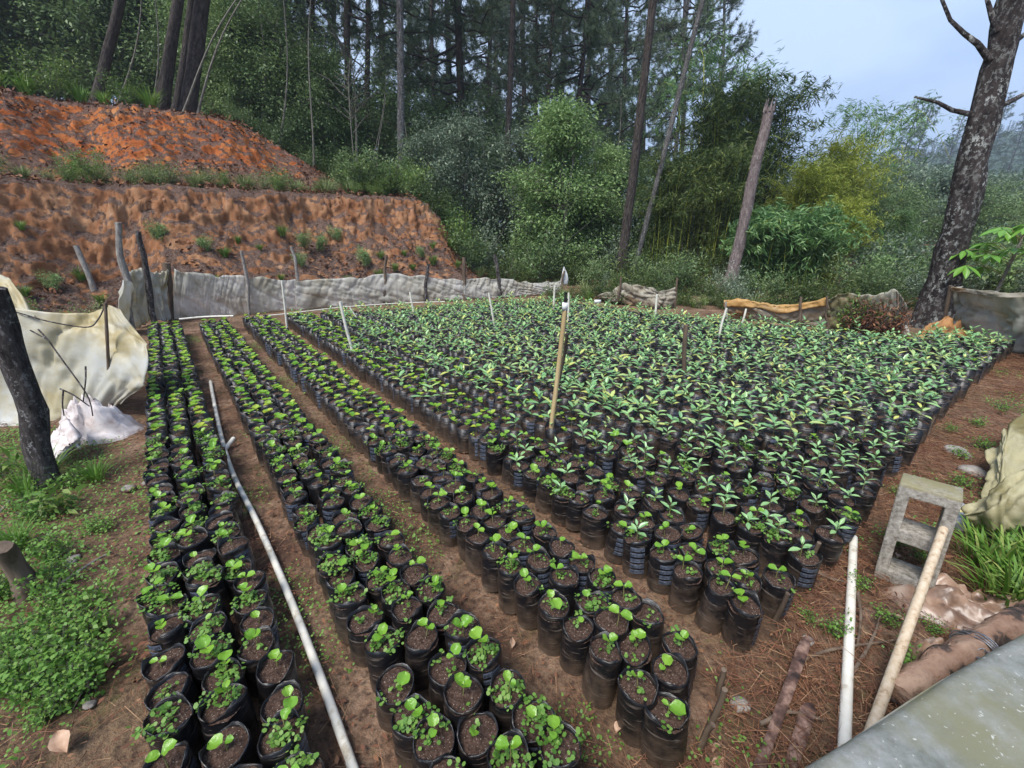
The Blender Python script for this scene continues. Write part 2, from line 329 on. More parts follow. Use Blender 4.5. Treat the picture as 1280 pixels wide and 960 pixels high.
# earth cut
m, nt, N, L = nodes('orange_earth_cut'); gi = N.new('ShaderNodeNewGeometry'); sx = N.new('ShaderNodeSeparateXYZ'); L.new(gi.outputs['Normal'], sx.inputs[0])
a = tex(nt, 2.2, 9, .72); b = tex(nt, 11, 9, .8); d = tex(nt, 3.0, 10, .8, dist=.8); f = tex(nt, 48, 7, .8); st = tex(nt, 7, 7, .7, stretch=(1, 1, .18))
px_ = N.new('ShaderNodeTexCoord'); sp = N.new('ShaderNodeSeparateXYZ'); L.new(px_.outputs['Object'], sp.inputs[0])
c = ramp(nt, [(.34, (.24, .108, .056)), (.48, (.40, .195, .10)), (.60, (.52, .29, .16)), (.72, (.60, .42, .28))], a)
c = mixc(nt, ramp(nt, [(.46, (0, 0, 0)), (.62, (.7, .7, .7))], st), c, (.34, .14, .06))
red = ramp(nt, [(.32, (.26, .08, .03)), (.46, (.48, .14, .045)), (.58, (.58, .21, .07)), (.72, (.60, .34, .16))], a)
hi = math_(nt, 'ADD', math_(nt, 'MULTIPLY', sp.outputs[2], .36), math_(nt, 'MULTIPLY', a, .35))
c = mixc(nt, ramp(nt, [(.86, (0, 0, 0)), (1.0, (1, 1, 1))], hi), c, red)
flat = math_(nt, 'ADD', math_(nt, 'MULTIPLY', sx.outputs[2], .60), math_(nt, 'MULTIPLY', d, 1.0))
c = mixc(nt, ramp(nt, [(.77, (0, 0, 0)), (.86, (.92, .92, .92))], flat), c, ramp(nt, [(.38, (.045, .03, .026)), (.52, (.13, .09, .075)), (.66, (.36, .28, .23))], f))
c = mixc(nt, ramp(nt, [(.34, (.5, .5, .5)), (.44, (0, 0, 0))], b), c, (.10, .05, .034))
bb = math_(nt, 'ADD', math_(nt, 'MULTIPLY', b, .4), math_(nt, 'MULTIPLY', f, .6))
finish(nt, c, .95, bump=bb, bs=1.0, bd=.055, spec=.08); M['cut'] = m
M['mountain'] = simple('mountain_woods', [(.3, (.02, .04, .02)), (.7, (.05, .085, .04))], .15, .95)
M['stone'] = simple('grey_stone', [(.3, (.16, .14, .12)), (.7, (.34, .31, .28))], 18, .9, .6, .01)
M['dryleaf'] = simple('dead_leaf', [(.3, (.30, .17, .10)), (.7, (.48, .33, .23))], 25, .7, .3, .003)

# ================================================================== ground, cut bank, mountain
def spaced(n, near, far):
    s = np.linspace(-1, 1, n); k = 7.0; r = np.sinh(s * k) / math.sinh(k) * far
    return np.sort(np.concatenate([r[np.abs(r) > near], np.linspace(-near, near, 260)]))
gx = spaced(60, 8.0, 420); X, Y = np.meshgrid(gx, gx, indexing='ij')
Z = 0.010 * fbm(np.stack([X * 3, Y * 3, 0 * X], -1), 3) + 0.004 * fbm(np.stack([X * 14, Y * 14, 0 * X], -1), 2)
Z = np.where(np.hypot(X, Y) < 12, Z, 0) - 0.012
tag(Geo().grid(np.stack([X, Y, Z], -1)).build('ground', M['earth'], smooth=True), 'trodden red brown earth floor of the nursery', kind='structure')

us = np.concatenate([np.linspace(7.3, 12.2, 240), np.linspace(12.3, 20, 30), np.linspace(21, 70, 25)])
vv = np.concatenate([np.linspace(-40, -9, 30), np.linspace(-8.9, 8, 620), np.linspace(8.2, 40, 40)])
U, V_ = np.meshgrid(us, vv, indexing='ij')
Zb = hz(U, V_) - 0.06
XY = np.stack([UX * U + UY * V_, UY * U - UX * V_], -1); P = np.concatenate([XY, Zb[..., None]], -1)
du, dv = np.gradient(Zb, us, vv); steep = np.clip(du, 0, 2.2) / 2.2
rill = -np.abs(fbm(np.stack([V_ * 2.6 + .3 * np.sin(Zb * 3), U * 0.25, Zb * 0.25], -1), 4)) + .3; lump = fbm(np.stack([V_ * 1.3, U * 1.3, Zb * 1.3 + 9], -1), 4)
fine = fbm(np.stack([V_ * 8, U * 7, Zb * 7], -1), 5) + .9 * np.abs(vnoise(np.stack([V_ * 23, U * 19, Zb * 19], -1)))
off = steep * (0.055 * lump + 0.13 * rill + 0.045 * fine) + 0.03 * fine * sm(7.4, 8, U)
nx = -du * UX; ny = -du * UY; nn = np.sqrt(nx**2 + ny**2 + 1)
P += np.stack([nx / nn * off, ny / nn * off, off / nn], -1)
tag(Geo().grid(P).build('embankment', M['cut'], smooth=False), 'stepped orange and red earth cut with rilled faces below the wood', kind='structure')

def mound(name, cx, cy, rx, ry, h, mat, n=90, amp=0.3, label=None):
    a = np.linspace(-1.05, 1.05, n); A, B = np.meshgrid(a, a, indexing='ij'); r = np.hypot(A, B)
    z = h * np.clip(1 - r**2, -0.1, 1) ** 1.0 * (1 + amp * fbm(np.stack([A * 3, B * 3, 0 * A + cx], -1), 4)) - 0.5
    o = Geo().grid(np.stack([cx + A * rx, cy + B * ry, z], -1)).build(name, mat, smooth=True)
    return tag(o, label, kind='structure'), (cx, cy, rx, ry, h, amp)
def mound_z(pr, x, y):
    cx, cy, rx, ry, h, amp = pr; A = (x - cx) / rx; B = (y - cy) / ry; r = math.hypot(A, B)
    return float(h * max(-.1, 1 - r * r) * (1 + amp * fbm(np.array([[A * 3, B * 3, cx]]), 4)[0]) - 0.5)
_, MT1 = mound('mountain', 235, 225, 165, 95, 33, M['mountain'], label='blue wooded mountain ridge fading into haze')
_, MT2 = mound('hill', 110, 80, 58, 42, 8, M['mountain'], label='lower wooded hill in front of the ridge')

# ================================================================== trees: one prototype of each kind, then copies
def pine_crown(H, h0, spread, nb, seed, dens=1.0, tuft=0.17):
    g = Geo(); P, D = [], []
    r = np.random.default_rng(seed)
    for k in range(nb):
        f = (k + r.random()) / nb; h = h0 + (H - h0) * f ** 0.9; L = spread * (1 - 0.75 * f) * r.uniform(.55, 1.1)
        a = r.uniform(0, 2 * math.pi); rise = r.uniform(-.15, .45) + .25 * f
        t = np.linspace(0, 1, 6)[:, None]; d = np.array([math.cos(a), math.sin(a), 0])
        pts = np.array([0, 0, h]) + d * L * t + np.array([0, 0, 1]) * (rise * L * t - .12 * L * np.sin(t * 3))
        pts[1:] += r.normal(size=(5, 3)) * .04 * L
        g.tube(pts, np.linspace(.028, .007, 6) * (0.6 + L / 2.5), 4, 1, cap=False)
        ns = max(3, int(7 * L * dens))
        for q in range(ns):
            s = r.uniform(.30, 1.0); i = min(4, int(s * 5)); p = pts[i] + (pts[i+1] - pts[i]) * (s * 5 - i)
            sd = unit(d * .7 + r.normal(size=3) * .75 + np.array([0, 0, .12])); sl = r.uniform(.15, .55) * min(1, L * .6)
            e = p + sd * sl; g.tube(np.array([p, e]), [.007, .004], 3, 1, cap=False)
            for w in range(r.integers(1, 4)):
                P.append(e - sd * sl * .35 * w); D.append(sd)
    P = np.array(P); D = np.array(D); n = len(P); k = 22
    PP = np.repeat(P, k, 0) + rng.normal(size=(n * k, 3)) * .02; DD = unit(np.repeat(D, k, 0) * .75 + rng.normal(size=(n * k, 3)) * .75)
    needles(g, PP, DD, rng.uniform(.6, 1.25, n * k) * tuft, .008, 0)
    return g.mesh('pine_crown', [M['pine'], M['bark_dark']])
def trunk_mesh(H, r0, r1, mat, seed, n=12, rings=26, wob=.22, bend=.10):
    z = np.linspace(-.3, H, rings); q = np.random.default_rng(seed); ph = q.uniform(0, 6, 4)
    w = bend * np.clip(z / H, 0, 1)
    pts = np.stack([w * np.sin(z * .8 + ph[0]), w * np.sin(z * .65 + ph[1]), z], 1)
    rad = r0 + (r1 - r0) * np.clip(z / H, 0, 1) ** .85 + r0 * .45 * np.exp(-np.clip(z, 0, None) * 3.2)
    return Geo().tube(pts, rad, n, wob=wob, seed=seed * 3.1).mesh('trunk', mat, True)
def broad_crown(H, rad, h0, nl, seed, leaf=.10, wid=.5, per=26, ncl=9, mat='broad', sprd=.20, flat=.6, droop=.1):
    g = Geo(); r = np.random.default_rng(seed); P, D = [], []
    for k in range(nl):
        a = r.uniform(0, 2 * math.pi); f = r.random(); h = h0 + (H - h0) * f
        prof = math.sin(math.pi * min(.98, .18 + .8 * f)) ** .7; L = rad * prof * r.uniform(.55, 1.12)
        b = max(.15 * H, h - L * r.uniform(.25, .75))
        p0 = np.array([0, 0, b]); p1 = np.array([math.cos(a) * L, math.sin(a) * L, h]); t = np.linspace(0, 1, 6)[:, None]
        pts = p0 + (p1 - p0) * t + np.array([0, 0, 1]) * np.sin(t * math.pi) * .12 * L + r.normal(size=(6, 3)) * .05 * L * t
        g.tube(pts, np.linspace(.035, .006, 6) * (.3 + rad / 3), 4, 1, cap=False)
        for c in range(ncl):
            s = r.uniform(.35, 1.05); i = min(4, int(s * 5)); p = pts[i] + (pts[i+1] - pts[i]) * (s * 5 - i) + r.normal(size=3) * rad * .14
            n = int(per * r.uniform(.5, 1.3)); q = r.normal(size=(n, 3)) * np.array([1, 1, .55]) * sprd
            P.append(p + q); D.append(unit(q + r.normal(size=(n, 3)) * .12 + np.array([math.cos(a) * .1, math.sin(a) * .1, -droop])))
    P = np.concatenate(P); D = np.concatenate(D); n = len(P); L = leaf * rng.uniform(.6, 1.25, n)
    leaf_cards(g, P, D, L, L * wid, 0, flat=flat)
    return g.mesh('crown', [M[mat], M['bark_pale']])
def bamboo_crown(H, rad, nc, seed, mat, leaf=.16, per=70, wid=.14, arch=1.0, low=.1):
    g = Geo(); r = np.random.default_rng(seed); P, D = [], []
    for k in range(nc):
        a = r.uniform(0, 2 * math.pi); L = rad * r.uniform(.25, 1.0); h = H * r.uniform(.62, 1.02) * (1 - .22 * (L / rad) ** 2)
        t = np.linspace(0, 1, 10); out = L * t ** 2.2; z = h * np.sin(t * math.pi * (.5 + .12 * arch * L / rad)) / math.sin(math.pi * .5)
        b = r.normal(size=2) * .16 * rad
        pts = np.stack([b[0] + math.cos(a) * out, b[1] + math.sin(a) * out, z], 1)
        g.tube(pts, np.linspace(.020, .004, 10), 5, 1, cap=False)
        for q in range(per):
            s = r.uniform(low, 1.0); i = min(8, int(s * 9)); p = pts[i] + (pts[i+1] - pts[i]) * (s * 9 - i)
            p = p + r.normal(size=3) * np.array([1, 1, .6]) * .16 * rad * (.45 + .55 * s); n = 7
            az = r.uniform(0, 6.28); base = np.array([math.cos(az), math.sin(az), -.25])
            P.append(p + r.normal(size=(n, 3)) * .05); D.append(unit(base + r.normal(size=(n, 3)) * .45 + np.array([0, 0, -.30])))
    P = np.concatenate(P); D = np.concatenate(D); n = len(P); L = leaf * rng.uniform(.6, 1.3, n)
    leaf_cards(g, P, D, L, L * wid, 0, flat=.5)
    return g.mesh('foliage', [M[mat], M['bamboo_gold']])
def shrub_mesh(H, rad, n, seed, mat, leaf=.07, wid=.42, stems=9, sr=.008):
    g = Geo(); r = np.random.default_rng(seed); P, D = [], []
    for k in range(stems):
        a = r.uniform(0, 6.28); L = rad * r.uniform(.2, 1); h = H * r.uniform(.5, 1.05); t = np.linspace(0, 1, 6)
        pts = np.stack([math.cos(a) * L * t, math.sin(a) * L * t, h * t ** .8], 1) + r.normal(size=(6, 3)) * .02
        g.tube(pts, np.linspace(sr, sr * .3, 6), 4, 1, cap=False)
        m = n // stems; s = r.uniform(.12, 1.05, m); i = np.clip((s * 5).astype(int), 0, 4)
        p = pts[i] + (pts[i+1] - pts[i]) * (s * 5 - i)[:, None] + r.normal(size=(m, 3)) * rad * .17
        P.append(p); D.append(unit(r.normal(size=(m, 3)) + np.array([math.cos(a) * .5, math.sin(a) * .5, .25])))
    P = np.concatenate(P); D = np.concatenate(D); k = len(P); L = leaf * r.uniform(.5, 1.3, k)
    P[:, 2] = np.abs(P[:, 2]); leaf_cards(g, P, D, L, L * wid, 0, flat=.5)
    return g.mesh('foliage', [M[mat], M['bark_pale']])
def blade_tuft(H, rad, n, seed, mat, w=.012):
    g = Geo(); r = np.random.default_rng(seed)
    a = r.uniform(0, 6.28, n); b = r.random((n, 1)) ** .5 * rad * .45; L = H * r.uniform(.5, 1.15, n)[:, None]; lean = r.uniform(.15, .9, n)[:, None]
    d = np.stack([np.cos(a), np.sin(a), 0 * a], 1); s = np.stack([-np.sin(a), np.cos(a), 0 * a], 1) * w
    p = d * b; V = []
    for f, k in ((0, .8), (.35, 1), (.7, .75), (1, .05)):
        c = p + d * L * lean * f ** 1.7 + np.array([0, 0, 1]) * L * (f - .45 * lean * f * f); V += [c - s * k, c + s * k]
    V = np.stack(V, 1); i = np.arange(n)[:, None] * 8
    F = np.concatenate([i + np.array([q, q+1, q+3, q+2]) for q in (0, 2, 4)]); g.add(V.reshape(-1, 3), F)
    return g.mesh('blades', M[mat])

PT = [trunk_mesh(15, .15, .05, M[b], s) for b, s in (('bark_dark', 1), ('bark_dark', 2), ('bark_lichen', 3), ('bark_pink', 4))]
PC = [pine_crown(15.5, 6.5, 3.2, 64, 11, 1.2, .21), pine_crown(15.5, 3.4, 3.0, 86, 12, 1.15, .21), pine_crown(15, 9.0, 2.8, 50, 13, 1.1, .20)]
BT = [trunk_mesh(4.2, .05, .02, M['bark_pale'], 21, 8, 14, bend=.25), trunk_mesh(4.2, .06, .02, M['bark_dark'], 22, 8, 14, bend=.25)]
BC = {'dark': broad_crown(5.6, 1.9, 1.0, 60, 31, .12, .5, 34, 9, 'broad'),
      'dark2': broad_crown(5.0, 2.2, .6, 60, 32, .15, .42, 28, 9, 'broad', .25),
      'light': broad_crown(4.8, 1.35, .5, 62, 33, .10, .48, 32, 9, 'broadlight', .17),
      'grey': broad_crown(5.2, 1.7, 1.2, 50, 34, .10, .5, 34, 9, 'grey_leaf', .17),
      'big': broad_crown(5.4, 2.9, 2.2, 60, 35, .26, .48, 18, 9, 'grey_leaf', .36, .8, .05),
      'airy': broad_crown(6.0, 1.5, 2.6, 26, 36, .10, .35, 12, 6, 'broad', .22)}
BB = {'gold': bamboo_crown(4.2, 1.5, 46, 41, 'bamboo_gold', .17, 70), 'dark': bamboo_crown(5.6, 1.6, 44, 42, 'bamboo', .19, 62),
      'pale': bamboo_crown(2.5, 1.3, 46, 43, 'bamboo_pale', .22, 44, .17, 1.3), 'wisp': bamboo_crown(6.4, 2.6, 7, 44, 'bamboo_pale', .22, 62, .12, 2.4, .60)}
SH = {'grey': shrub_mesh(.9, .55, 1500, 56, 'grey_leaf', .06), 'dark': shrub_mesh(1.0, .6, 1700, 51, 'broad'), 'mid': shrub_mesh(.9, .6, 1700, 52, 'weed', .06), 'light': shrub_mesh(.9, .5, 1400, 53, 'broadlight', .075),
      'pale': shrub_mesh(.5, .45, 900, 54, 'pale_weed', .05, .4), 'fern': shrub_mesh(.7, .7, 1200, 55, 'bamboo', .11, .2)}
TU = {'grass': blade_tuft(.34, .2, 110, 61, 'grass', .006), 'pale': blade_tuft(.45, .25, 130, 62, 'pale_weed', .008), 'wide': blade_tuft(.20, .2, 26, 64, 'grass', .006), 'green': blade_tuft(.26, .12, 90, 63, 'weed', .006)}

def tilt(base, top):
    d = Vector(top) - Vector(base); return (Vector((0, 0, 1)).rotation_difference(d.normalized()) @ Matrix.Rotation(random.uniform(0, 6.28), 3, 'Z').to_quaternion()).to_euler()
def spot(px, t):
    d = ray(px, 284.5); x, y = d[0] * t, d[1] * t; return np.array([x, y, ground_z(x, y)])
def pine(px, t, wpx, topx, label, tr=0, cr=0, group=None, name='pine_tree'):
    b = spot(px, t); top = aty(topx, 0, b[1] + .001); s = np.clip(wpx / FPX * t / .30, .35, 1.9)
    o = empty(name, b, tilt(b, top)); put('trunk', PT[tr], o, scale=(s, s, max(.9, s)))
    if cr is not None: put('crown', PC[cr], o, scale=(max(.8, s ** .5), max(.8, s ** .5), max(.9, s)))
    return tag(o, label, 'tree', group)
# individually recognisable trunks
pine(500, 11.5, 10, 498, 'straight grey lichen covered pine trunk standing above the end of the cut', 2, 2)
pine(266, 10.3, 15, 254, 'thick dark reddish pine at the crest of the red cut, in the trunk cluster', 1, 0)
pine(236, 10.0, 12, 222, 'dark pine leaning over the cut within the trunk cluster', 0, 2)
pine(252, 10.8, 8, 241, 'thinner brown pine squeezed between two thick trunks of the cluster', 1, 2)
pine(160, 11.0, 10, 150, 'lone dark pine trunk on the crest above the pale weeds', 0, 0)
pine(441, 14, 10, 433, 'dark pine trunk next to a thinner pine behind the lichen covered one', 0, 0)
pine(458, 15, 8, 459, 'slim dark pine close beside a thicker dark pine', 1, 2)
pine(576, 17, 11, 573, 'shaded pine behind the grey green bushy trees', 1, 1)
pine(630, 13, 9, 640, 'slender black pine trunk rising from the green slope', 0, 2)
pine(680, 18, 6, 690, 'thin pine with ragged low boughs against the pale sky', 0, 1)
pine(668, 21, 5, 672, 'thin straight pine behind the ragged low bough pine', 1, 1)
pine(707, 15, 8, 734, 'dark pine leaning away from the cut, needles thin', 0, 1)
pine(780, 9.2, 12, 818, 'tall bare leaning pine with flaky bark by the torn fence end', 0, 2)
pine(795, 9.5, 7, 880, 'slim strongly leaning bare trunk crossing behind the tall bare pine', 2, 2)
pine(770, 22, 7, 785, 'distant pine with ragged boughs behind the leaning trunks', 0, 1)
pine(835, 20, 6, 862, 'pale thin leaning stem with sparse twigs', 2, 1)
pine(900, 24, 6, 905, 'far slim pine behind the dark bamboo', 2, 1)
for px, t, w, tx in ((395, 16, 6, 392), (540, 22, 7, 541), (610, 24, 8, 612), (60, 15, 9, 40), (-40, 13, 12, -75), (330, 17, 9, 322), (120, 19, 9, 108), (730, 28, 8, 740), (655, 30, 8, 655), (560, 30, 9, 560),
                     (480, 26, 9, 478), (420, 25, 8, 415), (365, 24, 8, 360), (290, 23, 8, 282), (210, 24, 8, 200), (20, 22, 9, 0), (700, 35, 8, 704), (800, 34, 7, 812), (620, 40, 8, 620), (510, 40, 8, 510), (850, 40, 7, 858), (760, 44, 8, 765)):
    pine(px, t, w, tx, 'shaded pine among many in the depth of the wood', random.choice((0, 1)), random.choice((0, 1, 1)), 'pines in the depth of the wood')

def tree(px, t, kind, s, label, group=None, tr=0, z=None, name='broadleaf_tree', sz=None):
    if kind in ('dark', 'dark2') and t > 12: s *= (.66 if 600 < px < 1000 else .84)
    if kind == 'big': s *= .76
    b = spot(px, t); o = empty(name, b if z is None else (b[0], b[1], z), (0, 0, random.uniform(0, 6.28)), s)
    put('trunk', BT[tr], o); put('crown', BC[kind], o, scale=(1, 1, sz or 1)); return tag(o, label, 'tree', group)
def bush(px, t, me, s, label, group=None, cat='shrub', name='shrub', dz=0.0):
    b = spot(px, t); o = put(name, me, None, (b[0], b[1], b[2] - .04 + dz), (0, 0, random.uniform(0, 6.28)), s * random.uniform(.85, 1.15))
    return tag(o, label, cat, group)
tree(705, 10.2, 'light', .82, 'fresh light green bushy tree at the foot of the wooded slope', sz=.9)
tree(690, 11.2, 'light', .8, 'smaller light green tree crowded behind the fresh green one')
tree(540, 11.0, 'grey', .62, 'grey green small leaved tree beside the lichen covered trunk')
tree(580, 11.8, 'grey', .72, 'wide grey green tree overhanging the slope shrubs')
tree(655, 12.3, 'grey', .70, 'grey green tree standing over the slender black trunk')
for px, t, s in ((335, 12.2, .62), (372, 13, .75), (405, 12.4, .6), (428, 13.4, .8), (300, 12.8, .7)):
    tree(px, t, 'light', s, 'light green young tree at the wood edge above the red cut', 'light young trees above the cut')
tree(455, 12.2, 'airy', .8, 'airy sapling with few leaves above the cut end')
for k, (px, t, kind, s) in enumerate(((330, 12.5, 'dark', .8), (385, 12.5, 'dark', .85), (300, 14, 'dark2', .9), (440, 14, 'dark', .9), (350, 15, 'light', 1.0), (520, 14.5, 'dark', 1.0), (600, 14.5, 'dark', 1.0), (480, 17, 'dark2', 1.2), (410, 18, 'dark2', 1.3),
        (560, 18, 'dark2', 1.2), (640, 16, 'dark2', 1.0), (700, 14, 'dark2', .85), (740, 13, 'dark', .8), (755, 11, 'light', .6), (770, 12, 'dark2', .6), (725, 18, 'dark', 1.1), (680, 20, 'dark2', 1.1), (800, 16, 'dark2', .95), (830, 13, 'dark2', .85), (860, 18, 'dark', 1.1),
        (10, 13, 'dark', 1.1), (-60, 12, 'dark2', 1.15), (60, 17, 'dark2', 1.35), (110, 14, 'dark', 1.0), (180, 14, 'dark2', 1.0), (140, 18, 'dark', 1.4), (200, 17, 'dark', 1.3), (240, 15, 'dark', 1.1), (-120, 14, 'dark', 1.3), (280, 19, 'dark2', 1.4))):
    tree(px, t, kind, s, {'dark': 'dark green broadleaf tree filling the shade under the pines', 'dark2': 'large leaved dark tree in the shaded understorey', 'light': 'light green understorey tree under the pines'}[kind],
         {'dark': 'dark understorey trees', 'dark2': 'large leaved understorey trees', 'light': 'light understorey trees'}[kind], k % 2)
# thin pale stems on the crest
ST = trunk_mesh(4.0, .022, .008, M['bark_pale'], 71, 6, 14, .1, .35)
for px, t, tx in ((262, 9.6, 300), (278, 9.7, 300), (363, 11, 366), (402, 11, 400), (448, 11.4, 450), (463, 11.4, 470), (475, 11.5, 474), (515, 11.3, 520), (185, 10.3, 178), (225, 9.9, 205), (340, 12, 335), (378, 12.4, 380), (425, 12.6, 422), (535, 12.8, 538), (560, 13.5, 566), (600, 13, 606), (645, 12.5, 655), (665, 11.5, 672), (738, 11, 752), (752, 12, 770), (815, 11.5, 836), (845, 12, 868), (860, 12.5, 890)):
    b = spot(px, t); o = put('sapling', ST, None, b, tilt(b, aty(tx, 0, b[1] + .001)), random.uniform(.75, 1.1))
    tag(o, 'thin pale bare sapling stem on the crest under the pines', 'sapling', 'thin pale sapling stems')
# bamboo and the shaded thicket on the far side
def clump(px, t, kind, s, label, group=None):
    b = spot(px, t); o = empty('bamboo_clump', b, (0, 0, random.uniform(0, 6.28)), s); put('foliage', BB[kind], o); return tag(o, label, 'bamboo', group)
clump(1000, 10.2, 'gold', .64, 'golden green rounded bamboo clump beside the snapped trunk')
clump(1035, 11.6, 'gold', .80, 'taller golden green bamboo clump behind the rounded one')
clump(1050, 8.4, 'gold', .42, 'low yellow bamboo mound spilling towards the orange edged fence')
clump(960, 8.3, 'pale', .62, 'leafy pale green bamboo shoots in front of the golden clump')
clump(1010, 8.0, 'pale', .62, 'pale green bamboo shoots arching just behind the orange edged fence')
clump(900, 9.5, 'dark', .52, 'dark green bamboo thicket behind the snapped trunk foot')
clump(880, 11.0, 'dark', .82, 'tall dark bamboo clump between the leaning pine and the snapped trunk')
clump(930, 11.8, 'dark', .86, 'tall dark bamboo clump behind the snapped trunk')
clump(835, 9.8, 'dark', .5, 'dark bamboo beside the leaning trunks')
clump(1065, 12.5, 'wisp', .76, 'feathery bamboo plumes arching against the sky')
clump(870, 14, 'wisp', 1.05, 'sparse feathery bamboo tips above the dark clump')
tree(955, 14, 'dark', .85, 'dark broadleaf tree behind the bamboo clumps')
# snapped trunk
b = spot(923, 7.7); top = aty(962, 135, b[1]); d = top - b; tt = np.linspace(0, 1, 22)
g = Geo().tube(b + d * tt[:, None] + .02 * np.stack([np.sin(tt * 7), np.cos(tt * 5), 0 * tt], 1), .098 - .02 * tt + .06 * np.exp(-tt * 14), 12, wob=.2, seed=5)
o = empty('snapped_tree', b); tr_ = g.build('trunk', M['bark_pink'], None, True); tr_.parent = o; tr_.location = -Vector(b)
sp_ = Geo()
for k in range(7):
    a = k * .9; q = top + .07 * np.array([math.cos(a), math.sin(a), 0]); sp_.tube(np.array([q - d * .02, q + np.array([.01, 0, random.uniform(.05, .16)])]), [.025, .002], 4)
q = sp_.build('splinter', M['bark_pink'], o); q.location = -Vector(b); tag(o, 'leaning trunk snapped off at the top, pinkish bark, standing before the bamboo', 'tree')
# big lichened tree beside the plastic fence
b = gnd(1163, 408); top = aty(1268, 0, b[1]); d = top - b; tt = np.linspace(-.05, 2.1, 40)
o = empty('lichened_pine', b); g = Geo().tube(d * tt[:, None] + .03 * np.stack([np.sin(tt * 9), np.cos(tt * 7), 0 * tt], 1), np.interp(tt, [-.05, 0, .08, .35, 1, 2.1], [.26, .23, .172, .140, .118, .08]), 20, wob=.22, seed=8)
g.build('trunk', M['bark_big'], o, True)
for k, pl in enumerate((((1213, 143), (1190, 138), (1172, 128), (1143, 121)), ((1238, 75), (1222, 55), (1205, 42), (1188, 25), (1178, 0), (1172, -25)), ((1247, 40), (1240, 22), (1234, 0), (1228, -30)), ((1252, 132), (1268, 124), (1290, 112), (1330, 100)), ((1258, 60), (1285, 40), (1320, 10)))):
    pts = np.array([aty(x, y, b[1] + .05 * q) - b for q, (x, y) in enumerate(pl)]); n = len(pts)
    Geo().tube(pts, np.linspace(.030, .010, n), 7, wob=.3, seed=k).build('branch', M['bark_big'], o, True)
pc = put('crown', PC[2], o, rot=tilt(b, top), scale=(1.2, 1.2, 1.0)); tag(o, 'big leaning pine, dark bark blotched with white lichen, bare broken branches', 'tree')
# canopies down the valley
for k, (px, t, kind, s) in enumerate(((1100, 24, 'big', 1.0), (1135, 27, 'big', 1.0), (1170, 22, 'big', .85), (1215, 24, 'big', .85), (1260, 26, 'big', .95), (1110, 17, 'big', .62), (1190, 16, 'big', .5), (1250, 17, 'big', .52), (1150, 33, 'big', 1.2), (1230, 36, 'big', 1.15), (1090, 34, 'big', 1.3), (1290, 21, 'big', .8), (1320, 30, 'big', 1.1), (1380, 24, 'big', .9), (1290, 40, 'big', 1.3), (1180, 45, 'big', 1.5))):
    tree(px, t, kind, s, 'spreading pale grey green tree of the valley behind the big leaning pine', 'pale trees of the valley', 0)
for k, (px, t, kind, s) in enumerate(((1085, 12, 'dark2', .42), (1110, 11, 'dark', .34), (1095, 15, 'dark', .62), (1130, 13, 'dark2', .5), (1215, 12, 'dark2', .42), (1250, 13, 'dark2', .45), (1240, 19, 'dark', .62), (1300, 14, 'dark', .6))):
    tree(px, t, kind, s, 'dark bushy tree behind the plastic fence near the big leaning pine', 'bushy trees behind the far plastic fence', 0)
tree(1125, 9.0, 'light', .30, 'young yellow green tree between the fence end and the big leaning pine')
for px, t, s in ((1105, 60, 1.05), (1120, 75, 1.15), (1205, 85, 1.2), (1235, 95, 1.2), (1265, 70, 1.0), (1160, 90, 1.1)):
    b = spot(px, t); o = empty('pine_tree', (b[0], b[1], max(0, mound_z(MT2, b[0], b[1]))), (0, 0, random.uniform(0, 6)), s); put('trunk', PT[0], o); put('crown', PC[1], o); tag(o, 'hazy pine standing on the lower hill before the ridge', 'tree', 'hazy pines of the lower hill')
# woods on the ridge: nobody could count them
g = Geo(); n = 0
def far_pine(x, y, z, h):
    k = 46; f = rng.random(k) ** .8; a = rng.uniform(0, 6.28, k); L = h * (.05 + .20 * (1 - f)) * rng.uniform(.4, 1.2, k)
    d = np.stack([np.cos(a), np.sin(a), .25 * np.ones(k)], 1); p = np.stack([0 * f, 0 * f, h * (.25 + .75 * f)], 1) + np.array([x, y, z])
    s = np.stack([-np.sin(a), np.cos(a), 0 * a], 1) * h * .035
    V = np.stack([p - s, p + s, p + d * L[:, None]], 1); g.add(V.reshape(-1, 3), np.arange(k * 3).reshape(k, 3))
    g.add(np.array([[x - .2, y, z], [x + .2, y, z], [x, y, z + h]]), [[0, 1, 2]]); g.add(np.array([[x, y - .2, z], [x, y + .2, z], [x, y, z + h]]), [[0, 1, 2]])
for (pr, cnt, hh) in ((MT1, 3800, 7.5), (MT2, 1500, 4.0)):
    for q in range(cnt):
        a, r = rng.uniform(0, 6.28), math.sqrt(rng.random()) * .98; x, y = pr[0] + pr[2] * r * math.cos(a), pr[1] + pr[3] * r * math.sin(a)
        far_pine(x, y, mound_z(pr, x, y) - .3, hh * rng.uniform(.6, 1.25))
tag(g.build('distant_forest', M['pine']), 'far pine woods covering the hazy hill and ridge', kind='stuff')

# shrubs, ferns, tufts on and around the cut
for px, t, k, s in [(590 + i * 14, 9.0 + .9 * (i % 3), ('dark', 'grey', 'fern', 'fern', 'dark', 'light')[i % 6], random.uniform(.6, 1.2)) for i in range(22)]:
    bush(px, t, SH[k], s, 'leafy green undergrowth shrub behind the far fence', 'undergrowth behind the far fence')
for px, t, k, s in [(450 + i * 8, 9.3 + .25 * (i % 4), ('dark', 'mid', 'fern', 'light', 'mid')[i % 5], random.uniform(.55, .95)) for i in range(20)]:
    bush(px, t, SH[k], s, 'shrub draping the green end of the earth cut', 'shrubs on the end of the cut')
for px, t, k, s in [(330 + i * 11, 11.0 + .3 * (i % 3), ('dark', 'fern', 'mid')[i % 3], random.uniform(.6, .9)) for i in range(28)]:
    bush(px, t, SH[k], s, 'shrub under the pines at the edge of the wood', 'shrubs at the wood edge')
